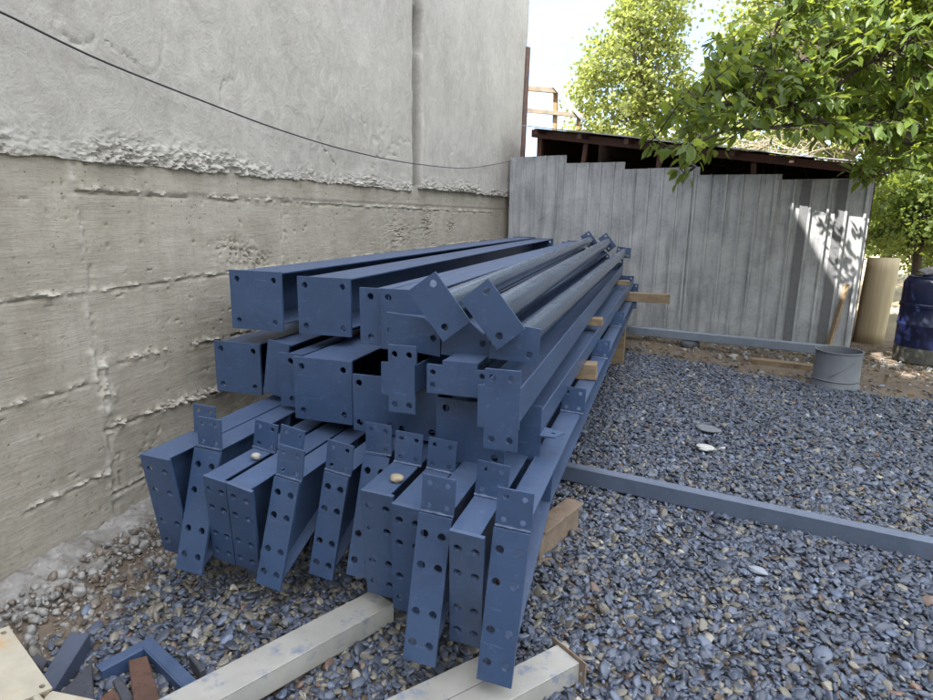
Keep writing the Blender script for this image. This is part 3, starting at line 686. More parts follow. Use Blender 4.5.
# top row
col_px('top row column nearest the concrete wall, square plate with four corner holes', [(230.3, 267.5), (282.8, 274.7), (281.7, 334.4), (230.3, 325.4)], 2.49, 7.9, group=GT, x_end=-1.78)
col_px('top row column second from the wall, square plate beside a long dark recess', [(298.4, 273.5), (352.1, 281.7), (349, 340.3), (297.7, 330)], 2.51, 8.0, group=GT, x_end=-1.56)
column('narrow top row beam showing a two hole plate just right of the second square plate', -1.212, -1.112, .955, 1.195, 2.31, 7.4, 'column', GT, (.03, .225, .06), name='steel_beam', cat='beam')
column('top row column with a flat lit flange, plate half hidden behind the left tilted plate', -1.09, -.87, .955, 1.203, 2.26, 7.6, group=GT, body=(.03, .24, .17), x_end=-1.07)
def cut_column(label, out, hs, y, y_end, body, x_end):
    cx = sum(p[0] for p in out) / len(out); z0 = min(p[1] for p in out)
    t = thing('steel_beam', label, 'beam', (cx, y, z0), (0, 0, -math.atan2(x_end - cx, y_end - y)), GT); L = y_end - y
    MB().plate([(p[0] - cx, p[1] - z0) for p in out], [(a - cx, b - z0, r) for a, b, r in hs], .012).build('end_plate', P, t)
    x0, x1, q0, q1 = body; x0 -= cx; x1 -= cx; q0 -= z0; q1 -= z0; f = .007
    MB().box(x0, x1, .0135, L, q1 - f, q1).build('flange', P, t, .0015); MB().box(x0, x1, .0135, L, q0, q0 + f).build('flange', P, t, .0015)
    MB().box((x0 + x1) / 2 - .003, (x0 + x1) / 2 + .003, .0135, L, q0 + f + .0005, q1 - f - .0005).build('web', P, t)
    MB().plate([(p[0] - cx, p[1] - z0) for p in out], [(a - cx, b - z0, r) for a, b, r in hs], .012, Matrix.Translation((0, L + .001, 0))).build('end_plate', P, t)
def c5(pts, y): return [(at(*p, 1, y)[0], at(*p, 1, y)[2]) for p in pts]
o5 = c5([(385, 346), (440, 357), (440, 337), (424, 318), (386.5, 312)], 2.10); h5 = c5([(390.5, 330), (433, 338.5)], 2.10)
cut_column('top row beam with a corner cut plate under the left tilted plate', o5, [(*h, .0125) for h in h5], 2.10, 7.3, (o5[0][0] + .02, o5[1][0] - .02, o5[1][1] + .03, o5[4][1] - .03), -.97)
o6 = c5([(441, 354), (489, 362), (490, 342), (470, 322), (450, 321), (443, 330)], 2.08); h6 = c5([(482.5, 343.5)], 2.08)
cut_column('top row beam whose plate fills the gap between the two tilted plates', o6, [(*h, .0125) for h in h6], 2.08, 7.3, (o6[0][0] + .02, o6[1][0] - .02, o6[1][1] + .02, o6[3][1] - .04), -.74)
def tube_thing(label, plate_pts, y, far, r=.048, y_end=7.8, holes=(), far_rot=None):
    q = [np.array(at(*p, 1, y))[[0, 2]] for p in plate_pts]; c = sum(q) / len(q)
    L = y_end - y; d = np.array([far[0] - c[0], L, far[1] - c[1]]); ln = np.linalg.norm(d)
    yaw = -math.atan2(d[0], d[1]); pit = math.asin(d[2] / ln)
    t = thing('steel_tube', label, 'tube', (c[0], y, c[1]), (pit, 0, yaw), GT)
    out = [(p[0] - c[0], p[1] - c[1]) for p in q]
    e1, e2 = np.array(out[1]) - out[0], np.array(out[3]) - out[0]
    hs = [(out[0][0] + e1[0] * a + e2[0] * b, out[0][1] + e1[1] * a + e2[1] * b, .0135) for a, b in ((.14, .25), (.84, .72))]
    MB().plate(out, hs, .010).build('end_plate', P, t)
    b = MB(); seg = 28
    ring = lambda yy, rr: [(rr * math.cos(2 * math.pi * i / seg), yy, rr * math.sin(2 * math.pi * i / seg)) for i in range(seg)]
    V = []; F = []
    ny = 12
    for k in range(ny + 1): V += ring(.0115 + (ln - .0115) * k / ny, r)
    for k in range(ny):
        for i in range(seg): a, c_ = k * seg + i, k * seg + (i + 1) % seg; F.append((a, c_, c_ + seg, a + seg))
    b.raw(V, F).build('pipe', M['paint_tube'], t, smooth=True)
    MB().plate(out, hs, .010, Matrix.Translation((0, ln + .001, 0))).build('end_plate', P, t)
tube_thing('round tube on top of the stack with the left of two tilted rectangular plates', [(435, 271.5), (470, 322), (443, 342), (408, 291)], 2.0, (-.935, 1.20))
tube_thing('round tube on top of the stack with the right of two tilted rectangular plates', [(488, 278.5), (525, 329.5), (497, 350), (461, 300)], 1.95, (-.725, 1.185))
tube_thing('round tube with a level rectangular plate, rightmost of the three on top', [(494, 321), (541, 329.5), (537.5, 364.5), (489, 358)], 2.02, (-.525, 1.07), r=.046)

# spacers and bearers of timber
def timber(label, x0, x1, y0, y1, z0, z1, rz=0, mat='wood', name='timber_block', cat='timber', group='timber spacers in the steel stack', jag=.004):
    t = [(x, y, z) for x in np.linspace(x0, x1, 9) for (y, z) in ((y0, z0), (y1, z0), (y1, z1), (y0, z1))]
    t = [(x + (random.uniform(-jag, jag)), y + random.uniform(-jag, jag), z + random.uniform(-jag, 0)) for x, y, z in t]
    F = [(0, 1, 2, 3), (32, 35, 34, 33)]
    for k in range(8):
        for j in range(4): a, b_ = k * 4 + j, k * 4 + (j + 1) % 4; F.append((a, a + 4, b_ + 4, b_))
    cx, cy = (x0 + x1) / 2, (y0 + y1) / 2
    o = MB().raw([(x - cx, y - cy, z - z0) for x, y, z in t], F).build(name, M[mat], None, .003)
    o.location = (cx, cy, z0); o.rotation_euler = (0, 0, R(rz)); return tag(o, label, cat, group)
timber('long timber spacer sticking out of the far end of the stack toward the fence', -1.75, .05, 6.86, 6.95, .606, .70)
timber('timber spacer end on the outer rafter flange, nearest to the camera', -1.75, -.335, 3.40, 3.50, .606, .692)
timber('timber spacer end between the middle beam and the foremost trough beam', -1.0, -.385, 4.12, 4.21, .786, .838)
timber('timber spacer end at the far end of the stack, under the upright tube plate', -1.0, -.37, 6.72, 6.80, .79, .84)
timber('timber bearer under the top row columns, mostly hidden in the stack', -2.1, -.75, 3.1, 3.19, .885, .972)
timber('timber bearer under the far part of the top row columns', -2.1, -.75, 6.3, 6.39, .885, .972)
timber('stacked timber under the rafters behind the rusty support', -1.75, -.52, 3.0, 3.1, .16, .455)
timber('stacked timber under the far end of the rafters', -1.75, -.36, 6.4, 6.52, .0, .455)
# rusty steel support under the rafters
def support():
    p0 = at(550, 566, 2, 0.0); p1 = at(588, 533, 2, 0.0)
    d = np.array([p1[0] - p0[0], p1[1] - p0[1]]); ln = np.linalg.norm(d); a = math.atan2(d[1], d[0])
    t = thing('rusty_beam', 'short rusty steel beam under the outer rafter on the gravel', 'beam', (p0[0], p0[1], -.005), (0, 0, a))
    w = 1.2; h = .155
    MB().box(0, ln, .055, .063, .010, h - .010).build('web', M['rust'], t); MB().box(-.01, ln + .012, 0, .12, 0, .0095).build('flange', M['rust'], t, .001)
    MB().box(0, ln, .03, .12, h - .0095, h).build('flange', M['rust'], t, .001)
support()
# bars on the gravel
def bar(label, A, B, w, h, mat, z=0, name='steel_bar'):
    A, B = np.array(A), np.array(B); d = B - A; L = np.linalg.norm(d); a = math.atan2(d[1], d[0])
    r = .008; b = MB(); o = [(-w / 2, r), (-w / 2 + r, 0), (w / 2 - r, 0), (w / 2, r), (w / 2, h - r), (w / 2 - r, h), (-w / 2 + r, h), (-w / 2, h - r)]
    b.prism(o, 0, L, lambda p, q, t: (t, p, q)); o = b.build(name, mat); o.location = (A[0], A[1], z); o.rotation_euler = (0, 0, a)
    return tag(o, label, 'bar')
bl, br_ = at(575, 466, 2, .112), at(933, 541, 2, .112)
d_ = (br_ - bl)[:2]
bar('long worn grey steel bar lying across the gravel from under the stack', bl[:2] - d_ * .55 + [0, .02], br_[:2] + d_ * .6 + [0, .02], .06, .10, M['paint_bar'], .012)
b0, b1 = at(640, 326, 2, .20), at(843, 346, 2, .20)
bar('grey steel bar lying along the foot of the metal fence', b0[:2] - (b1 - b0)[:2] * .25 + [0, -.05], b1[:2] + [0, -.05], .08, .10, M['barlight'], .10)

for k, lab in ((.28, 'flat grey stone propping the bar along the fence near the stack'), (.93, 'flat grey stone propping the bar along the fence near the bucket')):
    q = b0 + (b1 - b0) * k; bm = bmesh.new(); bmesh.ops.create_icosphere(bm, subdivisions=3, radius=1)
    for w_ in bm.verts: w_.co = Vector((w_.co.x * .12, w_.co.y * .08, max(min(w_.co.z * .09, .052), -.06))) * (1 + .12 * (vn(w_.co.x * 2 + k * 9, w_.co.y * 2 + w_.co.z, 87) - .5))
    me = bpy.data.meshes.new('prop_stone'); bm.to_mesh(me); bm.free(); me.polygons.foreach_set('use_smooth', [True] * len(me.polygons)); me.materials.append(M['slatedark'])
    o = bpy.data.objects.new('prop_stone', me); COL.objects.link(o); o.location = (q[0], q[1] - .05, .045); o.rotation_euler = (0, 0, .4 + k); tag(o, lab, 'stone')
# pale channels in front
def channel(label, tl, tr, br, w, h, A, B, zA, zB, cap=False):
    A = np.array([*A, zA]); B = np.array([*B, zB]); d = B - A; L = np.linalg.norm(d)
    t = thing('steel_channel', label, 'channel', tuple(A), (0, -math.asin(d[2] / L), math.atan2(d[1], d[0])), 'pale painted steel channels in front of the stack')
    th = .005
    MB().box(0, L, -w / 2, w / 2, h - th, h).build('web', M['pale'], t, .0015)
    MB().box(0, L, -w / 2, -w / 2 + th, 0, h - th - .0005).build('flange', M['pale'], t); MB().box(0, L, w / 2 - th, w / 2, 0, h - th - .0005).build('flange', M['pale'], t)
    for s, q in ((-1, 0), (1, 0)): MB().box(0, L, s * (w / 2 - .001) - (.028 if s > 0 else 0), s * (w / 2 - .001) + (.028 if s < 0 else 0), -.004, -.0005).build('lip', M['rust'], t)
    if cap:
        MB().plate([(-w * .75, -.0), (w * .75, -.0), (w * .75, h + .012), (-w * .75, h + .012)], [(-w * .6, h * .5, .008), (w * .6, h * .5, .008)], .005, Matrix.Translation((L + .0005, 0, 0)) @ Matrix.Rotation(R(90), 4, 'Z') @ Matrix.Translation((0, -.0055, 0))).build('end_plate', M['rust'], t)
    return t
def mid(a, b): return (a + b) / 2
z1 = .085
f1 = mid(at(369.7, 591, 2, z1), at(395, 601.5, 2, z1)); n1_ = mid(at(149, 700, 2, z1 + .03), at(221, 700, 2, z1 + .03)); d1 = (n1_ - f1)[:2]
channel('pale grey painted channel in front of the stack, longest of the three', 0, 0, 0, .125, .075, f1[:2] + d1 * 1.9, f1[:2], .06, .008)
f2 = mid(at(558.3, 640.6, 2, .08), at(578.7, 666.6, 2, .08)); n2_ = mid(at(439, 700, 2, .08), at(517, 700, 2, .08)); d2 = (n2_ - f2)[:2]
channel('pale grey channel with a rusty end plate lying under the outermost rafter', 0, 0, 0, .105, .072, f2[:2] + d2 * 4.5, f2[:2], .004, .008, True)
f3 = at(488, 652, 2, .08); n3_ = at(372, 706, 2, .08); d3 = (n3_ - f3)[:2]; nn = np.array([d3[1], -d3[0]]) / np.linalg.norm(d3)
channel('pale grey channel lying between the other two, its end under the third rafter', 0, 0, 0, .10, .072, f3[:2] + d3 * 3.0 - nn * .045, f3[:2] - nn * .045, .004, .006)

# cream steel bracket in the near left corner
def bracket():
    zc = .17
    O = at(30, 700, 2, zc); t = thing('steel_bracket', 'cream painted steel bracket with rust stains and bolt holes, in the near corner', 'bracket', (O[0], O[1], 0))
    L = lambda u, v, z: tuple(np.array(at(u, v, 2, z)) - [O[0], O[1], 0])
    a, b, c, d = L(8, 628, .26), L(52, 690, .19), L(-20, 760, .19), L(-60, 690, .26)
    # drilled end plate, sloping
    p0, p1, p2 = Vector(a), Vector(b), Vector(d)
    ex = (p1 - p0).normalized(); n = ex.cross((p2 - p0)).normalized(); ez = n.cross(ex)
    w1 = (p1 - p0).length; hh = (p2 - p0).dot(ez)
    m = Matrix((( ex[0], -n[0], ez[0], p0[0]), (ex[1], -n[1], ez[1], p0[1]), (ex[2], -n[2], ez[2], p0[2]), (0, 0, 0, 1)))
    s = 1 if hh > 0 else -1; hh = abs(hh); hw = .045
    MB().plate([(0, 0), (w1, 0), (w1, s * hh), (0, s * hh)][::s], [(.022, s * .02, .0075), (w1 - .02, s * .018, .0075)], .008, m).build('plate', M['cream'], t)
    e = L(110, 702, .19); g = L(60, 760, .19)
    top = [b, e, g, c]
    V = [tuple(Vector(q) + Vector((0, 0, -.002))) for q in top] + [(q[0], q[1], q[2] - .012) for q in top]
    MB().raw(V, [(0, 1, 2, 3), (7, 6, 5, 4), (0, 4, 5, 1), (1, 5, 6, 2), (2, 6, 7, 3), (3, 7, 4, 0)]).build('flange', M['cream'], t)
    V = [(b[0], b[1], b[2] - .013), (e[0], e[1], e[2] - .013), (e[0], e[1], 0), (b[0], b[1], 0)]; V += [(x - .01, y - .006, z) for x, y, z in V]
    MB().raw(V, [(0, 1, 2, 3), (7, 6, 5, 4), (0, 4, 5, 1), (1, 5, 6, 2), (2, 6, 7, 3), (3, 7, 4, 0)]).build('side', M['cream'], t)
    V = [(a[0], a[1], a[2] - .02), (b[0], b[1], b[2] - .02), (b[0], b[1], 0), (a[0], a[1], 0)]; V += [(x - .012, y - .012, z) for x, y, z in V]
    MB().raw(V, [(0, 1, 2, 3), (7, 6, 5, 4), (0, 4, 5, 1), (1, 5, 6, 2), (2, 6, 7, 3), (3, 7, 4, 0)]).build('leg', M['cream'], t)
    q0, q1 = Vector(L(-4, 651, .235)), Vector(L(44, 706, .19))
    MB().tube([q0.lerp(q1, k / 8) + Vector((0, 0, -.004 + .003 * random.random())) for k in range(9)], .010, 8).build('weld', M['cream'], t, smooth=True)
bracket()
# offcuts near the left corner
def slab(label, name, cat, pts, z0, z1, mat, group='steel and timber offcuts beside the pale channel'):
    q = [at(u, v, 2, z1) for u, v in pts]; c = sum(q) / len(q)
    n = len(q); V = [(p[0] - c[0], p[1] - c[1], 0) for p in q] + [(p[0] - c[0], p[1] - c[1], z1 - z0) for p in q]
    o = MB().raw(V, [tuple(range(n))[::-1], tuple(range(n, 2 * n))] + [(i, (i + 1) % n, n + (i + 1) % n, n + i) for i in range(n)]).build(name, M[mat], None, .003)
    o.location = (c[0], c[1], z0); return tag(o, label, cat, group)
slab('dark blue painted plank offcut with bare patches, leaning toward the mortar footing', 'painted_plank', 'plank', [(38, 683), (54, 689), (90, 632), (69, 633)], .0, .07, 'bluewood')
slab('brown rusty flat offcut between the arms of the bent angle', 'rusty_offcut', 'offcut', [(128, 660), (147, 655), (161, 700), (134, 706)], .01, .05, 'brownsteel')
def angle():
    p = [at(97, 668, 2, .05), at(148, 641, 2, .05), at(192, 684, 2, .05)]
    t = thing('steel_angle', 'blue steel angle bent into an open V, pointing at the rafters', 'angle', tuple(np.array([p[1][0], p[1][1], .0])), group='steel and timber offcuts beside the pale channel')
    for a, b in ((p[0], p[1]), (p[1], p[2])):
        d = (b - a)[:2]; l = np.linalg.norm(d); m = Matrix.Translation((a[0] - p[1][0], a[1] - p[1][1], 0)) @ Matrix.Rotation(math.atan2(d[1], d[0]), 4, 'Z')
        MB().box(-.012 if a is p[1] else .002, l + (.016 if b is p[1] else -.002), -.022, .018, .044, .05 + (.001 if a is p[1] else 0), m).box(-.018 if a is p[1] else .002, l + (.018 if b is p[1] else -.002), -.028, -.022, 0, .0505, m).build('arm', P, t, .001)
angle()
slab('dark slate coloured triangular offcut beside the blue plank', 'dark_offcut', 'offcut', [(60, 692), (92, 660), (94, 706), (70, 706)], .0, .04, 'slatedark')
slab('small dark offcut under the arms of the bent angle', 'dark_offcut', 'offcut', [(112, 680), (119, 676), (138, 700), (124, 706)], .0, .035, 'slatedark')
slab('dark brown offcut at the picture edge below the bent angle', 'dark_offcut', 'offcut', [(97, 700), (112, 688), (128, 699), (120, 716), (98, 716)], .0, .03, 'brownsteel')
slab('small flat stone slab beside the cream bracket', 'stone_slab', 'stone', [(30, 660), (37, 652), (48, 660), (42, 668)], .0, .03, 'slatedark')
slab('thin dark plate standing beside the pale channel near the bent angle', 'dark_offcut', 'offcut', [(188, 654), (192, 653), (206, 668), (200, 671)], .0, .06, 'slatedark')

# ------------------------------------------------------------------ objects by the fence
def bucket():
    c = at(835, 391, 2, 0); c = (c[0] + .03, c[1] + .17, 0.0)
    t = thing('metal_bucket', 'grey open metal bucket with a flared base standing on the gravel', 'bucket', c)
    r = .19
    MB().lathe([(r + .012, .0), (r + .012, .03), (r, .045), (r - .002, .33), (r + .006, .335), (r + .006, .345), (r - .006, .345), (r - .010, .04), (0.001, .03)], 44).build('shell', M['zinc'], t, smooth=True)
    MB().lathe([(r + .004, .075), (r + .009, .082), (r + .004, .09)], 44).build('band', M['zinc'], t, smooth=True)
    b = MB(); pts = [((r + .002) * math.cos(a), (r + .002) * math.sin(a), .12 + .15 * (k / 20)) for k, a in enumerate(np.linspace(R(-120), R(-60), 21))]
    b.tube(pts, .004, 6).build('seam', M['zinc'], t, smooth=True)
    MB().plate([(-.29, -.22), (.26, -.19), (.28, .20), (-.25, .22)], [], .008, Matrix.Translation((0, 0, .004)) @ Matrix.Rotation(R(-90), 4, 'X')).build('base_plate', M['zinc'], t)
bucket()
w0, w1 = at(760, 360, 2, .05), at(815, 367, 2, .05)
o = timber('weathered plank lying at the foot of the fence behind the bucket', w0[0] - .1, w1[0], w0[1] - .05, w0[1] + .06, .0, .055, -10, 'wood', 'timber_plank', 'plank', None)
def stake():
    p0, p1 = floc(4.20, -.09, .03), floc(4.305, -.04, .80)
    a, b = Vector(p0), Vector(p1); d = b - a; m = d.to_track_quat('Z', 'Y').to_matrix().to_4x4()
    o = MB().box(-.042, .042, -.012, .012, 0, d.length, m).build('timber_stake', M['woody'], None, .002); o.location = p0
    tag(o, 'pale splintered timber stake leaning on the right end of the fence', 'stake')
stake()
def roll():
    c = at(870, 343, 2, 0); r = .168; h = 1.06
    V = []; F = []; seg = 40; zs = np.linspace(0, h, 8)
    for z in zs:
        for j in range(seg):
            a = 2 * math.pi * j / seg; rr = r * (1 + .03 * math.sin(a * 2 + z)) + .004 * vn(j * .6, z * 3, 81)
            V.append((rr * math.cos(a), rr * math.sin(a), z + .012 * math.cos(a + 1) * (z > 1)))
    for i in range(7):
        for j in range(seg): a, b = i * seg + j, i * seg + (j + 1) % seg; F.append((a, b, b + seg, a + seg))
    o = MB().raw(V, F).build('plastic_roll', M['plastic'], smooth=True); o.location = (c[0], c[1] + .1, -.01); o.rotation_euler = (0, R(2), 0)
    s = o.modifiers.new('gauge', 'SOLIDIFY'); s.thickness = .006
    tag(o, 'yellowed cylinder of plastic sheet standing at the end of the fence', 'cylinder')
roll()
def drum():
    c = at(897, 361, 2, 0); r = .30; cx, cy = c[0] + r * .97, c[1] + .12
    t = thing('plastic_drum', 'blue plastic drum with moulded ribs and a muddy foot beside the dirt path', 'drum', (cx, cy, -.01))
    pr = [(r - .02, .175), (r, .18), (r, .40), (r + .008, .41), (r + .008, .43), (r, .44), (r, .60), (r + .010, .61), (r + .010, .64), (r, .65), (r, .86), (r - .02, .90), (r - .03, .91), (r - .03, .93), (r - .06, .935), (.001, .92)]
    MB().lathe(pr, 48).build('shell', M['drumblue'], t, smooth=True)
    MB().lathe([(.001, 0), (r - .02, 0), (r, .02), (r + .001, .178)], 48).build('muddy_foot', M['drumdirt'], t, smooth=True)
    MB().lathe([(.06, .922), (.06, .95), (.001, .952)], 20, (-.12, -.1, 0)).build('bung', M['drumblue'], t, smooth=True)
    g = 16; V = []; F = []
    for i in range(g):
        for j in range(g):
            x, y = (i / (g - 1) - .5), (j / (g - 1) - .5); q = .09 * fbm(i * .35, j * .35, 3, 83) * (1 - 2.8 * (x * x + y * y))
            V.append((x * .42 + .02, y * .36 + .02, .953 + max(q, -.01) + .012))
    for i in range(g - 1):
        for j in range(g - 1): a = i * g + j; F.append((a, a + g, a + g + 1, a + 1))
    o = MB().raw(V, F).build('cloth', M['cloth'], smooth=True); o.location = (cx, cy, 0); s = o.modifiers.new('gauge', 'SOLIDIFY'); s.thickness = .01
    tag(o, 'crumpled grey cloth lying on top of the blue drum', 'cloth')
drum()

# ------------------------------------------------------------------ pebbles
def pebble_field():
    N = 225000
    x = RNG.uniform(-2.25, 4.2, N); y = RNG.uniform(.55, 7.3, N)
    edge = 6.85 - .38 * (x + .11) + .5 * (fbm(x * 2, y * 2, 4, 91) - .5)
    left = -1.93 + .25 * (fbm(y * 2.5, y * 0 + 2, 4, 92) - .5) + .06 * y
    keep = (y < edge + .25 * RNG.standard_normal(N) * (RNG.random(N) < .25)) & (x > left - .12 * np.abs(RNG.standard_normal(N)) * (RNG.random(N) < .3))
    keep &= (x < .7 * y + 1.2) & ~((x < -2.05) & (RNG.random(N) < .7))
    # nothing inside the block of stacked steel that the camera can never see
    keep &= ~((x < -.7) & (x > -1.9) & (y > 3.2) & (y < 7.2))
    x, y = x[keep], y[keep]; n = len(x)
    lay = RNG.random(n)
    size = np.clip(RNG.lognormal(0, .32, n), .5, 2.1) * .0115
    z = gz(x, y) - .006 + .031 * lay + .012 * (fbm(x * 5, y * 5, 3, 93) - .5)
    rot = np.stack([RNG.normal(0, .46, n), RNG.normal(0, .46, n), RNG.uniform(0, 6.28, n)], -1)
    big = RNG.random(n) < .004; size[big] *= 1.8
    sc = np.stack([size * RNG.uniform(.95, 1.5, n), size * RNG.uniform(.75, 1.05, n), size * RNG.uniform(.32, .62, n)], -1)
    t = RNG.random(n); v = RNG.lognormal(-.03, .32, n)
    warm = fbm(x * 1.1 + 7, y * 1.1, 3, 94); pw = .07 + .12 * sstep(.48, .66, warm) + .30 * sstep(-.6, -1.5, x) * sstep(3, 1.6, y)
    col = np.where((t < pw)[:, None], np.array([.21, .185, .14]), np.array([.056, .074, .115]))
    col = np.where(((t >= pw) & (t < pw + .25))[:, None], np.array([.100, .122, .168]), col)
    col = np.where((t > .992)[:, None], np.array([.33, .32, .30]), col)
    col = np.where(((t > .955) & (t <= .992))[:, None], np.array([.13, .075, .05]), col)
    col = col * v[:, None] * np.array([.72, .76, .82])
    # crumbs of mortar, earth and stone along the wall
    nr = 5200; ry = RNG.uniform(.6, 4.5, nr); rx = WX + .12 + np.abs(RNG.normal(.16, .18, nr)); rs = np.clip(RNG.lognormal(0, .6, nr), .3, 3.4) * .0062
    nf = 900; fx = RNG.uniform(-.3, 3.2, nf); fy_ = 8.35 - .25 * fx - np.abs(RNG.normal(0, .55, nf)); rx = np.r_[rx, fx]; ry = np.r_[ry, fy_]; rs = np.r_[rs, np.clip(RNG.lognormal(0, .6, nf), .3, 4) * .010]; nr += nf
    rz = gz(rx, ry) + np.clip(.06 * (1 - (rx - WX) / .3), 0, .06) * (rx < 0) + .2 * rs
    rc = np.where((RNG.random(nr) < .55)[:, None], np.array([.24, .235, .225]), np.array([.13, .10, .075])) * RNG.uniform(.55, 1.3, nr)[:, None]
    x = np.r_[x, rx]; y = np.r_[y, ry]; z = np.r_[z, rz]; n = len(x); col = np.r_[col, rc]
    rot = np.r_[rot, RNG.uniform(0, 6.28, (nr, 3))]; sc = np.r_[sc, rs[:, None] * RNG.uniform(.6, 1.3, (nr, 3))]
    me = bpy.data.meshes.new('gravel'); me.vertices.add(n); me.vertices.foreach_set('co', np.stack([x, y, z], -1).astype(np.float32).ravel())
    for nm, arr in (('prot', rot), ('pscale', sc), ('pcol', col)):
        a = me.attributes.new(nm, 'FLOAT_VECTOR', 'POINT'); a.data.foreach_set('vector', arr.astype(np.float32).ravel())
    a = me.attributes.new('pidx', 'INT', 'POINT'); a.data.foreach_set('value', RNG.integers(0, 6, n).astype(np.int32))
    o = bpy.data.objects.new('gravel', me); COL.objects.link(o); tag(o, kind='stuff')
    ng = bpy.data.node_groups.new('pebbles', 'GeometryNodeTree')
    ng.interface.new_socket('Geometry', in_out='INPUT', socket_type='NodeSocketGeometry'); ng.interface.new_socket('Geometry', in_out='OUTPUT', socket_type='NodeSocketGeometry')
    N_ = ng.nodes; L_ = ng.links
    gi, go = N_.new('NodeGroupInput'), N_.new('NodeGroupOutput')
    g2i = N_.new('GeometryNodeGeometryToInstance')
    for k in range(6):
        ico = N_.new('GeometryNodeMeshIcoSphere'); ico.inputs['Radius'].default_value = 1; ico.inputs['Subdivisions'].default_value = 3
        noi = N_.new('ShaderNodeTexNoise'); noi.noise_dimensions = '4D'; noi.inputs['Scale'].default_value = .75; noi.inputs['W'].default_value = k * 7.3; noi.inputs['Detail'].default_value = 1.2
        pos = N_.new('GeometryNodeInputPosition'); L_.new(pos.outputs[0], noi.inputs['Vector'])
        sub = N_.new('ShaderNodeVectorMath'); sub.operation = 'SUBTRACT'; L_.new(noi.outputs['Color'], sub.inputs[0]); sub.inputs[1].default_value = (.5, .5, .5)
        scl = N_.new('ShaderNodeVectorMath'); scl.operation = 'SCALE'; L_.new(sub.outputs[0], scl.inputs[0]); scl.inputs['Scale'].default_value = 1.1
        sp = N_.new('GeometryNodeSetPosition'); L_.new(ico.outputs['Mesh'], sp.inputs['Geometry']); L_.new(scl.outputs[0], sp.inputs['Offset'])
        ss = N_.new('GeometryNodeSetShadeSmooth'); L_.new(sp.outputs[0], ss.inputs[0])
        sm = N_.new('GeometryNodeSetMaterial'); sm.inputs['Material'].default_value = M['pebble']; L_.new(ss.outputs[0], sm.inputs[0])
        L_.new(sm.outputs[0], g2i.inputs[0])
    def attr(nm, typ):
        a = N_.new('GeometryNodeInputNamedAttribute'); a.data_type = typ; a.inputs[0].default_value = nm; return a.outputs[0]
    m2p = N_.new('GeometryNodeMeshToPoints'); L_.new(gi.outputs[0], m2p.inputs[0])
    iop = N_.new('GeometryNodeInstanceOnPoints'); L_.new(m2p.outputs[0], iop.inputs['Points']); L_.new(g2i.outputs[0], iop.inputs['Instance'])
    iop.inputs['Pick Instance'].default_value = True; L_.new(attr('pidx', 'INT'), iop.inputs['Instance Index'])
    e2r = N_.new('FunctionNodeEulerToRotation'); L_.new(attr('prot', 'FLOAT_VECTOR'), e2r.inputs[0]); L_.new(e2r.outputs[0], iop.inputs['Rotation'])
    L_.new(attr('pscale', 'FLOAT_VECTOR'), iop.inputs['Scale']); L_.new(iop.outputs[0], go.inputs[0])
    md = o.modifiers.new('pebbles', 'NODES'); md.node_group = ng
    print('pebbles', n)
pebble_field()
def loose_stone(label, u, v, axis, val, s, col, rot):
    bm = bmesh.new(); bmesh.ops.create_icosphere(bm, subdivisions=3, radius=1)
    for w in bm.verts: w.co += w.co.normalized() * (.35 * (vn(w.co.x * 1.3 + u, w.co.y * 1.3 + w.co.z * 1.7, 85) - .5)); w.co = Vector((w.co.x * s[0], w.co.y * s[1], w.co.z * s[2]))
    me = bpy.data.meshes.new('loose_stone'); bm.to_mesh(me); bm.free(); me.polygons.foreach_set('use_smooth', [True] * len(me.polygons))
    me.materials.append(simple('stone', col, .6, 0, .25, 30)); o = bpy.data.objects.new('loose_stone', me); COL.objects.link(o)
    p = at(u, v, axis, val); o.location = (p[0], p[1], p[2] + s[2] * .8); o.rotation_euler = rot
    tag(o, label, 'stone')
loose_stone('pale pebble resting on the rafter flange beside the left cleat pair', 256, 459, 2, .552, (.019, .015, .014), (.3, .29, .27), (0, .2, .6))
loose_stone('tan pebble resting on the rafter flange below the square plates', 397, 481, 2, .602, (.026, .02, .013), (.28, .24, .17), (0, .1, .2))
loose_stone('white chipped stone lying on the far gravel beside the stack', 705, 450, 2, .02, (.06, .045, .02), (.42, .42, .41), (0, .1, .3))
loose_stone('flat bluish stone lying on the gravel in front of the long bar', 757, 572, 2, .02, (.04, .026, .012), (.22, .25, .30), (0, .1, -.2))
loose_stone('flat grey stone slab among the far gravel beside the white chipped stone', 708, 431, 2, .02, (.09, .06, .02), (.13, .14, .16), (0, .1, .1))

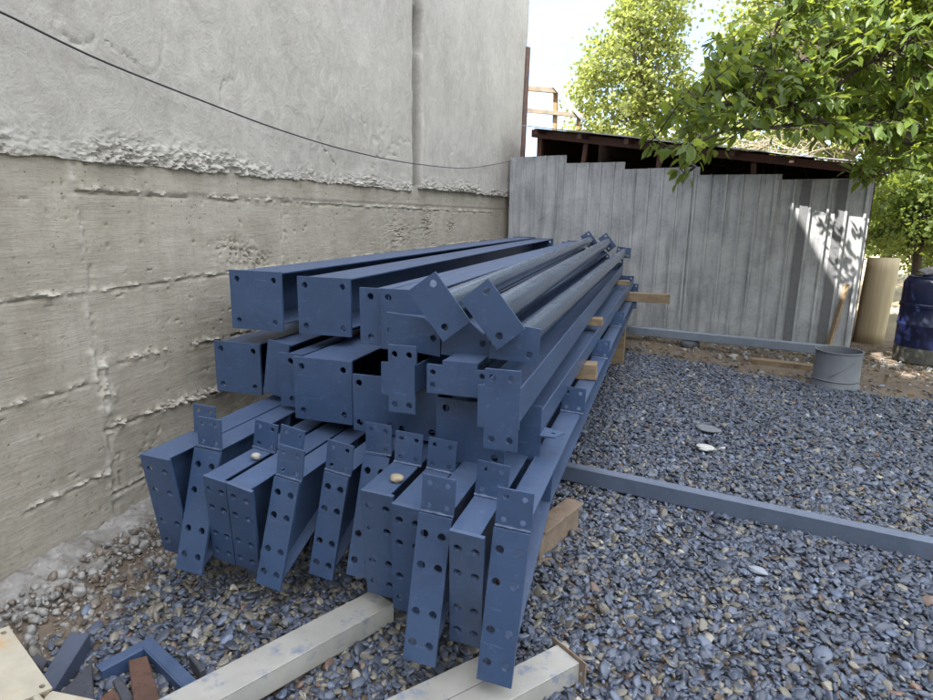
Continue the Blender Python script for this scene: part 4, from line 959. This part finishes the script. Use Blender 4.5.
# ------------------------------------------------------------------ trees
LEAF_NEAR = (np.array([[0, 0, 0], [.26, .30, .05], [0, .32, -.015], [-.26, .30, .05], [.24, .64, .03], [0, .66, -.03], [-.24, .64, .03], [0, 1.0, -.11]]),
             np.array([[0, 1, 2, 2], [0, 2, 3, 3], [1, 4, 5, 2], [2, 5, 6, 3], [4, 7, 5, 5], [5, 7, 6, 6]]))
LEAF_FAR = (np.array([[0, 0, 0], [.42, .45, .10], [0, 1, -.08], [-.42, .45, .10]]), np.array([[0, 1, 2, 3]]))
def leaves(name, pos, dirs, size, mat, parent, template, width=1.0, rng=RNG, origin=(0, 0, 0), tumble=.55):
    n = len(pos); d = dirs / np.linalg.norm(dirs, axis=1, keepdims=True)
    r = rng.standard_normal((n, 3)) * tumble + np.array([0, 0, 1.0]); side = np.cross(d, r); side /= np.linalg.norm(side, axis=1, keepdims=True) + 1e-9
    up = np.cross(side, d)
    T, F = template; k = len(T)
    V = pos[:, None, :] + size[:, None, None] * (T[None, :, 0:1] * side[:, None, :] * width + T[None, :, 1:2] * d[:, None, :] + T[None, :, 2:3] * up[:, None, :])
    Fc = (F[None] + (np.arange(n) * k)[:, None, None]).reshape(-1, 4)
    c = np.repeat(np.clip(rng.normal(.5, .26, n), 0, 1), k)
    verts = V.reshape(-1, 3) - np.array(origin)
    me = bpy.data.meshes.new(name)
    faces = [tuple(dict.fromkeys(f)) for f in Fc.tolist()] if k == 8 else None
    if faces: me.from_pydata(verts.tolist(), [], faces)
    else:
        o_ = np_mesh(name, verts, Fc, mat, True, {'lcol': c}); o_.parent = parent; return o_
    a = me.attributes.new('lcol', 'FLOAT', 'POINT'); a.data.foreach_set('value', c.astype(np.float32))
    me.polygons.foreach_set('use_smooth', [True] * len(me.polygons)); me.materials.append(mat)
    o = bpy.data.objects.new(name, me); COL.objects.link(o); o.parent = parent; return o
def in_poly(u, v, poly):
    r = np.zeros(len(u), bool); j = len(poly) - 1
    for i in range(len(poly)):
        (a, b), (c, d) = poly[i], poly[j]
        r ^= ((b > v) != (d > v)) & (u < (c - a) * (v - b) / (d - b + 1e-9) + a); j = i
    return r
def sample_poly(poly, n, rng):
    P_ = np.array(poly); lo, hi = P_.min(0), P_.max(0); out = []
    while len(out) < n:
        q = rng.uniform(lo, hi, (n * 3, 2)); out += q[in_poly(q[:, 0], q[:, 1], poly)].tolist()
    return np.array(out[:n])
def crown_tree(name, label, cat, base_px, depth, thick, poly, n_cl, per, spread, lsize, mat, bark, trunk_r, fork_z, seed, group=None):
    rng = np.random.default_rng(seed)
    b = at(*base_px, 1, depth); base = np.array([b[0], depth, -.05 if depth < 11 else .25])
    t = thing(name, label, cat, tuple(base), group=group)
    uv = sample_poly(poly, n_cl, rng)
    dd = depth + rng.normal(0, thick * .5, n_cl)
    C_ = np.array([at(u, v, 1, y) for (u, v), y in zip(uv, dd)])
    per_n = rng.poisson(per, n_cl); idx = np.repeat(np.arange(n_cl), per_n); n = len(idx)
    sp = spread * rng.uniform(.6, 1.3, n_cl)
    pos = C_[idx] + rng.standard_normal((n, 3)) * sp[idx][:, None] * np.array([1, 1, .75])
    out = pos - (base + np.array([0, 0, C_[:, 2].mean() - base[2]])); out /= np.linalg.norm(out, axis=1, keepdims=True) + 1e-6
    dirs = out * .6 + rng.standard_normal((n, 3)) * .8 + np.array([0, 0, -.25])
    leaves('crown', pos, dirs, lsize * rng.uniform(.65, 1.3, n), mat, t, LEAF_FAR, 1.0, rng, base, 1.3)
    m = MB(); top = C_[np.argmax(C_[:, 2])]
    fork = np.array([base[0] + (C_[:, 0].mean() - base[0]) * .3, base[1], fork_z])
    m.tube([base, base * .5 + fork * .5 + np.array([.03, 0, 0]), fork], [trunk_r * 1.2, trunk_r, trunk_r * .85], 10)
    nl = 9; order = rng.permutation(n_cl)[:nl * 4]
    for k in range(nl):
        tgt = C_[order[k]]; midp = fork * .55 + tgt * .45 + np.array([0, 0, .12 * np.linalg.norm(tgt - fork)])
        m.tube([fork - np.array([0, 0, .05]), fork * .75 + midp * .25, midp, tgt], [trunk_r * .6, trunk_r * .42, trunk_r * .28, .008], 7)
        for j in range(3):
            s = C_[order[nl + k * 3 + j]]
            if np.linalg.norm(s - midp) < 2.2: m.tube([midp, midp * .5 + s * .5 + rng.normal(0, .06, 3), s], [trunk_r * .24, trunk_r * .14, .006], 6)
    m.v = [tuple(np.array(v) - base) for v in m.v]; m.build('trunk', bark, t, smooth=True)
    return t
crown_tree('poplar_tree', 'tall upright pale green tree behind the shed, left of the gap of sky', 'tree', (640, 215), 13.5, 1.0,
           [(574, 150), (570, 90), (588, 62), (595, 30), (612, 40), (620, 0), (633, -70), (655, -95), (672, -50), (684, 15), (680, 55), (700, 100), (716, 150)], 430, 42, .135, .085, M['leafpoplar'], M['barkpale'], .11, 2.6, 5)
crown_tree('pale_tree', 'broad pale green tree behind the overhanging branch, right of the gap of sky', 'tree', (830, 215), 12.5, 1.3,
           [(712, 150), (706, 90), (716, 40), (735, 5), (770, -60), (850, -110), (1000, -90), (1010, 150), (900, 165), (780, 160)], 640, 34, .18, .095, M['leafpale'], M['barkpale'], .13, 2.4, 6)
crown_tree('orchard_tree', 'small dark orchard tree with a forked trunk beyond the plastic cylinder', 'tree', (911, 290), 11.0, .7,
           [(868, 240), (874, 190), (900, 168), (960, 160), (985, 215), (960, 252), (925, 246), (885, 256)], 210, 30, .12, .075, M['leafdark'], M['bark'], .065, 1.05, 8)
crown_tree('orchard_tree', 'thick trunked orchard tree behind the blue drum, partly out of the picture', 'tree', (934, 290), 11.8, .9,
           [(893, 240), (897, 165), (960, 130), (1060, 140), (1070, 225), (990, 262), (930, 255)], 290, 30, .14, .08, M['leafdark'], M['bark'], .11, 1.9, 9)
crown_tree('orchard_tree', 'distant orchard tree seen through the branches at the end of the fence', 'tree', (886, 262), 17.0, 1.0,
           [(860, 250), (862, 205), (890, 180), (925, 200), (925, 245), (895, 252)], 120, 26, .2, .10, M['leafdark'], M['bark'], .09, 1.5, 10)

crown_tree('orchard_tree', 'pale leafy orchard tree in full sun at the right picture edge, beyond the drum', 'tree', (960, 272), 15.0, 1.0,
           [(915, 268), (905, 225), (935, 190), (1010, 200), (1030, 250), (990, 280), (940, 279)], 170, 26, .2, .09, M['leafpale'], M['bark'], .09, 1.2, 14)
# overhanging fruit tree: trunk out of frame on the right, limbs reaching in
def near_tree():
    rng = np.random.default_rng(21)
    base = np.array([4.7, 6.4, -.05]); t = thing('fruit_tree', 'leafy fruit tree overhanging the shed roof from the right', 'tree', tuple(base))
    A = lambda u, v, y: np.array(at(u, v, 1, y))
    m = MB(); fork = np.array([4.55, 6.3, 1.75])
    m.tube([base, base * .5 + fork * .5 + [.05, 0, 0], fork], [.15, .12, .105], 12)
    limbs = [
        [fork, A(985, 150, 6.1), A(933, 141, 5.9), A(880, 136, 5.7), A(845, 129, 5.5), A(815, 121, 5.4), A(790, 112, 5.3), A(762, 103, 5.2), A(735, 104, 5.1), A(700, 103, 5.0)],
        [A(876, 126, 5.7), A(858, 107, 5.65), A(838, 90, 5.6), A(850, 75, 5.6), A(875, 60, 5.5), A(900, 48, 5.5), A(915, 20, 5.5)],
        [fork, A(1000, 60, 6.0), A(960, 20, 5.9), A(900, -10, 5.8), A(840, -20, 5.7), A(790, 5, 5.6), A(770, 40, 5.5)],
        [A(815, 121, 5.4), A(770, 128, 5.2), A(730, 130, 5.0), A(700, 142, 4.9), A(680, 152, 4.85), A(655, 138, 4.8)],
        [A(933, 141, 5.9), A(915, 160, 5.7), A(890, 172, 5.6), A(862, 180, 5.5)],
        [A(900, -10, 5.8), A(860, 30, 5.9), A(820, 50, 6.0), A(780, 70, 5.9), A(745, 62, 5.6), A(722, 52, 5.5)],
        [fork, A(1010, -20, 6.6), A(960, -90, 6.8), A(880, -130, 6.7)],
        [A(700, 103, 5.0), A(690, 125, 4.9), A(690, 150, 4.85), A(693, 165, 4.8), A(686, 176, 4.8)],
        [A(880, 136, 5.7), A(905, 110, 5.9), A(925, 85, 6.0), A(945, 60, 6.1)],
    ]
    rads = [(.075, .006), (.032, .006), (.06, .006), (.016, .003), (.025, .004), (.028, .004), (.06, .012), (.005, .002), (.02, .004)]
    dens = []
    for L, (r0, r1) in zip(limbs, rads):
        L = [np.array(p) for p in L]; pts = []
        if dens:
            ap = np.array([p for d in dens for p in d]); L = [ap[np.argmin(np.linalg.norm(ap - L[0], axis=1))]] + L[1:]
        for i in range(len(L) - 1):
            p0, p1, p2, p3 = L[max(i - 1, 0)], L[i], L[i + 1], L[min(i + 2, len(L) - 1)]
            for k in range(5):
                q = k / 5; pts.append(.5 * ((2 * p1) + (-p0 + p2) * q + (2 * p0 - 5 * p1 + 4 * p2 - p3) * q * q + (-p0 + 3 * p1 - 3 * p2 + p3) * q ** 3))
        pts.append(L[-1]); n = len(pts)
        m.tube(pts, [r0 + (r1 - r0) * (i / (n - 1)) ** .8 for i in range(n)], 8)
        dens.append(pts)
    # twigs filling the crown outline, each with alternate leaves
    poly = [(a_, b_ - 12) for a_, b_ in [(645, 165), (640, 125), (672, 108), (700, 88), (706, 55), (730, 35), (768, 18), (800, -20), (860, -60), (990, -60), (1010, 180), (945, 165), (905, 168), (880, 190), (862, 186), (850, 160), (812, 152), (788, 140), (765, 128), (745, 140), (725, 160), (700, 170), (672, 168)]]
    allp = np.array([p for d in dens for p in d])
    uv = sample_poly(poly, 620, rng); POS = []; DIR = []; SZ = []
    def twig(end, start, nl):
        end = np.array(end); mp = (start + end) / 2 + rng.normal(0, .05, 3) + np.array([0, 0, .05])
        m.tube([start, mp, end], [.006, .004, .002], 5)
        d = end - start; d = d / (np.linalg.norm(d) + 1e-6)
        for k in range(nl):
            s = .35 + .65 * k / max(nl - 1, 1); p = (1 - s) ** 2 * start + 2 * s * (1 - s) * mp + s * s * end
            a = rng.normal(0, 1, 3); a -= d * (a @ d); a /= np.linalg.norm(a) + 1e-6
            POS.append(p + rng.normal(0, .02, 3)); DIR.append(d * rng.uniform(.2, .9) + a * .7 + np.array([0, 0, -.55])); SZ.append(rng.uniform(.075, .135))
    for (u, v) in uv:
        right = min(max((u - 640) / 300, 0), 1)
        y = 4.9 + right * .9 + rng.normal(0, .42) if rng.random() < .66 else rng.uniform(6.0, 7.4)
        e = A(u, v, y); dd = np.linalg.norm(allp - e, axis=1); s = allp[np.argmin(dd)]
        if np.linalg.norm(e - s) > .75:
            s0 = s; s = e + (s - e) / np.linalg.norm(e - s) * .75; m.tube([s0, s * .5 + s0 * .5 + rng.normal(0, .04, 3), s], [.012, .009, .006], 5)
        twig(e, s, int(rng.integers(10, 17)))
    for (u, v, k) in ((684, 187, 5), (676, 182, 5), (692, 165, 5), (700, 163, 4), (686, 160, 4), (845, 180, 5), (866, 186, 6), (858, 178, 5), (652, 150, 5), (647, 132, 4)):
        e = A(u, v - 4, 4.8 if u < 800 else 5.5); dd = np.linalg.norm(allp - e, axis=1); s = allp[np.argmin(dd)]
        if np.linalg.norm(e - s) > .3:
            s0 = s; s = e + (s - e) / np.linalg.norm(e - s) * .3; m.tube([s0, s * .5 + s0 * .5, s], [.004, .004, .004], 5)
        twig(e, s, k)
    for _ in range(90):   # boughs over the shed roof, shading the right end of the fence
        zt_ = rng.uniform(.5, 1.7); q = FA + FD * (3.98 + (1.65 - zt_) * .58 + rng.uniform(.36, 1.0)); k = rng.uniform(.95, 1.6)
        e = np.array([q[0] - k, q[1] - .8 * k, zt_ + 1.65 * k]); pr = AX.T @ (e - CAMP)
        if pr[1] / pr[2] * FPX + PH / 2 > 138 or pr[0] / pr[2] * FPX + PW / 2 < 712: continue
        cand = np.argsort(np.linalg.norm(allp - e, axis=1))[:45]; s0 = allp[rng.choice(cand)]
        s = e + (s0 - e) / np.linalg.norm(e - s0) * .5; m.tube([s0, s * .5 + s0 * .5 + rng.normal(0, .12, 3), s], [.009, .006, .004], 5); twig(e, s, 11)
    # upper crown out of the picture, so the tree is whole
    for _ in range(160):
        e = np.array([rng.normal(4.0, .9), rng.normal(6.6, .9), rng.normal(4.6, .6)]); s = e + np.array([.2, 0, -.4]); s0 = allp[np.argmin(np.linalg.norm(allp - s, axis=1))]; m.tube([s0, s * .5 + s0 * .5 + rng.normal(0, .06, 3), s], [.016, .011, .006], 5); twig(e, s, 10)
    leaves('crown', np.array(POS), np.array(DIR), np.array(SZ) * .96, M['leafnear'], t, LEAF_NEAR, .76, rng, base)
    m.v = [tuple(np.array(v) - base) for v in m.v]; m.build('trunk', M['bark'], t, smooth=True)
near_tree()
# dry vine heap on the far side of the shed roof
def vines():
    rng = np.random.default_rng(31); m = MB()
    c = np.array(at(775, 150, 1, 10.2))
    for _ in range(80):
        p = c + rng.normal(0, 1, 3) * [.38, .25, .13]; d = rng.normal(0, 1, 3) * [.4, .25, .22]; m.tube([p - d * .5, p + rng.normal(0, .05, 3), p + d * .5], [.006, .006, .003], 4)
    g = c.copy(); g[2] = 0
    for k in range(5): m.tube([g + [rng.normal(0, .2), 0, 0], g * .5 + c * .5 + rng.normal(0, .08, 3), c + rng.normal(0, .1, 3)], [.018, .014, .008], 6)
    o = m.build('dry_vine', M['palewood']); tag(o, 'tangle of dry pale vine stems above the shed roof', 'vine')
vines()
# leaf litter on the shaded earth, and far low growth
def litter():
    rng = np.random.default_rng(41); n = 1500
    x = rng.uniform(-.2, 4.2, n); y = rng.uniform(5.6, 8.6, n); k = (y > 6.6 - .36 * x) & (y < 8.1 - .1 * x + (x > 2) * 2)
    x, y = x[k], y[k]; pos = np.stack([x, y, gz(x, y) + .012], -1); d = rng.standard_normal((len(x), 3)) * [1, 1, .12]
    o = leaves('leaf_litter', pos, d, rng.uniform(.02, .06, len(x)), M['dryleaf'], None, LEAF_FAR, .9, rng); tag(o, kind='stuff')
litter()
def far_woods():
    rng = np.random.default_rng(43); n = 26000
    cx = rng.uniform(-40, 60, 260); cy = rng.uniform(42, 60, 260); cz = rng.uniform(.5, 4.5, 260); i = rng.integers(0, 260, n)
    pos = np.stack([cx[i], cy[i], cz[i]], -1) + rng.standard_normal((n, 3)) * [1.3, 1.2, .9]; pos[:, 2] = np.maximum(pos[:, 2], .8)
    o = leaves('far_woods', pos, rng.standard_normal((n, 3)), rng.uniform(.25, .5, n), M['leafdark'], None, LEAF_FAR, 1, rng); tag(o, kind='stuff')
def sky_blocking_woods():  # unseen trees, added to block low sky and deepen contrast
    rng = np.random.default_rng(47); nc = 330; n = 46000
    side = rng.random(nc) < .62
    cx = np.where(side, rng.uniform(7.2, 11, nc), rng.uniform(-1.5, 9, nc)); cy = np.where(side, rng.uniform(-9, 16, nc), rng.uniform(-12, -8, nc)); cz = rng.uniform(.4, 6.0, nc); i = rng.integers(0, nc, n)
    pos = np.stack([cx[i], cy[i], cz[i]], -1) + rng.standard_normal((n, 3)) * [.6, .6, .55]; pos[:, 2] = np.maximum(pos[:, 2], .1)
    o = leaves('sky_blocking_woods', pos, rng.standard_normal((n, 3)), rng.uniform(.12, .24, n), M['leafdark'], None, LEAF_FAR, 1, rng); tag(o, kind='stuff')
far_woods()
sky_blocking_woods()

# ------------------------------------------------------------------ light
sd = Vector((-1.0, -.80, 1.65)).normalized()
elev = math.asin(sd.z); azim = math.atan2(sd.x, sd.y)      # compass angle from +Y toward +X
w = bpy.data.worlds.new('World'); scene.world = w; w.use_nodes = True
nt = w.node_tree; N = nt.nodes; bg = N['Background']
sky = N.new('ShaderNodeTexSky'); sky.sky_type = 'NISHITA'; sky.sun_disc = False; sky.sun_elevation = elev; sky.sun_rotation = azim % (2 * math.pi)
sky.altitude = 3000; sky.air_density = .6; sky.dust_density = .0; sky.ozone_density = 1.0
tc = N.new('ShaderNodeTexCoord'); mp = N.new('ShaderNodeMapping'); mp.inputs['Scale'].default_value = (1.2, 1.2, 3.2)
nz = N.new('ShaderNodeTexNoise'); nz.inputs['Scale'].default_value = 1.7; nz.inputs['Detail'].default_value = 7; nz.inputs['Roughness'].default_value = .58; nz.inputs['Distortion'].default_value = .5
rp = N.new('ShaderNodeValToRGB'); rp.color_ramp.elements[0].position = .36; rp.color_ramp.elements[1].position = .66
rp.color_ramp.elements[0].color = (.12, .12, .12, 1); rp.color_ramp.elements[1].color = (1, 1, 1, 1)
mx = N.new('ShaderNodeMix'); mx.data_type = 'RGBA'; mx.inputs[7].default_value = (13.5, 13.4, 13.6, 1)
nt.links.new(tc.outputs['Generated'], mp.inputs['Vector']); nt.links.new(mp.outputs[0], nz.inputs['Vector']); nt.links.new(nz.outputs['Fac'], rp.inputs[0])
dt = N.new('ShaderNodeVectorMath'); dt.operation = 'DOT_PRODUCT'; dt.inputs[1].default_value = (.22, -.76, .61); nt.links.new(tc.outputs['Generated'], dt.inputs[0])
fill_bank = N.new('ShaderNodeMapRange'); fill_bank.inputs[1].default_value = -.25; fill_bank.inputs[2].default_value = .55; fill_bank.inputs[3].default_value = .085; fill_bank.inputs[4].default_value = 1.0; nt.links.new(dt.outputs['Value'], fill_bank.inputs[0])  # unseen cloud cover added behind the camera, lighting the plates from the front
cov = N.new('ShaderNodeMath'); cov.operation = 'MULTIPLY'; nt.links.new(rp.outputs[0], cov.inputs[0]); nt.links.new(fill_bank.outputs[0], cov.inputs[1]); nt.links.new(cov.outputs[0], mx.inputs[0]); nt.links.new(sky.outputs[0], mx.inputs[6]); nt.links.new(mx.outputs[2], bg.inputs['Color'])
bg.inputs['Strength'].default_value = .14
sl = bpy.data.lights.new('sun', 'SUN'); sl.energy = 5.0; sl.angle = R(.53); sl.color = (1, .945, .86)
so = bpy.data.objects.new('sun', sl); COL.objects.link(so); so.rotation_euler = sd.to_track_quat('Z', 'Y').to_euler(); so.location = (-6, -5, 12)

vs = scene.view_settings; vs.view_transform = 'Standard'; vs.look = 'None'; vs.gamma = 1; vs.use_curve_mapping = False; vs.exposure = 2.05
scene.cycles.max_bounces = 8; scene.cycles.diffuse_bounces = 4; scene.cycles.use_denoising = True
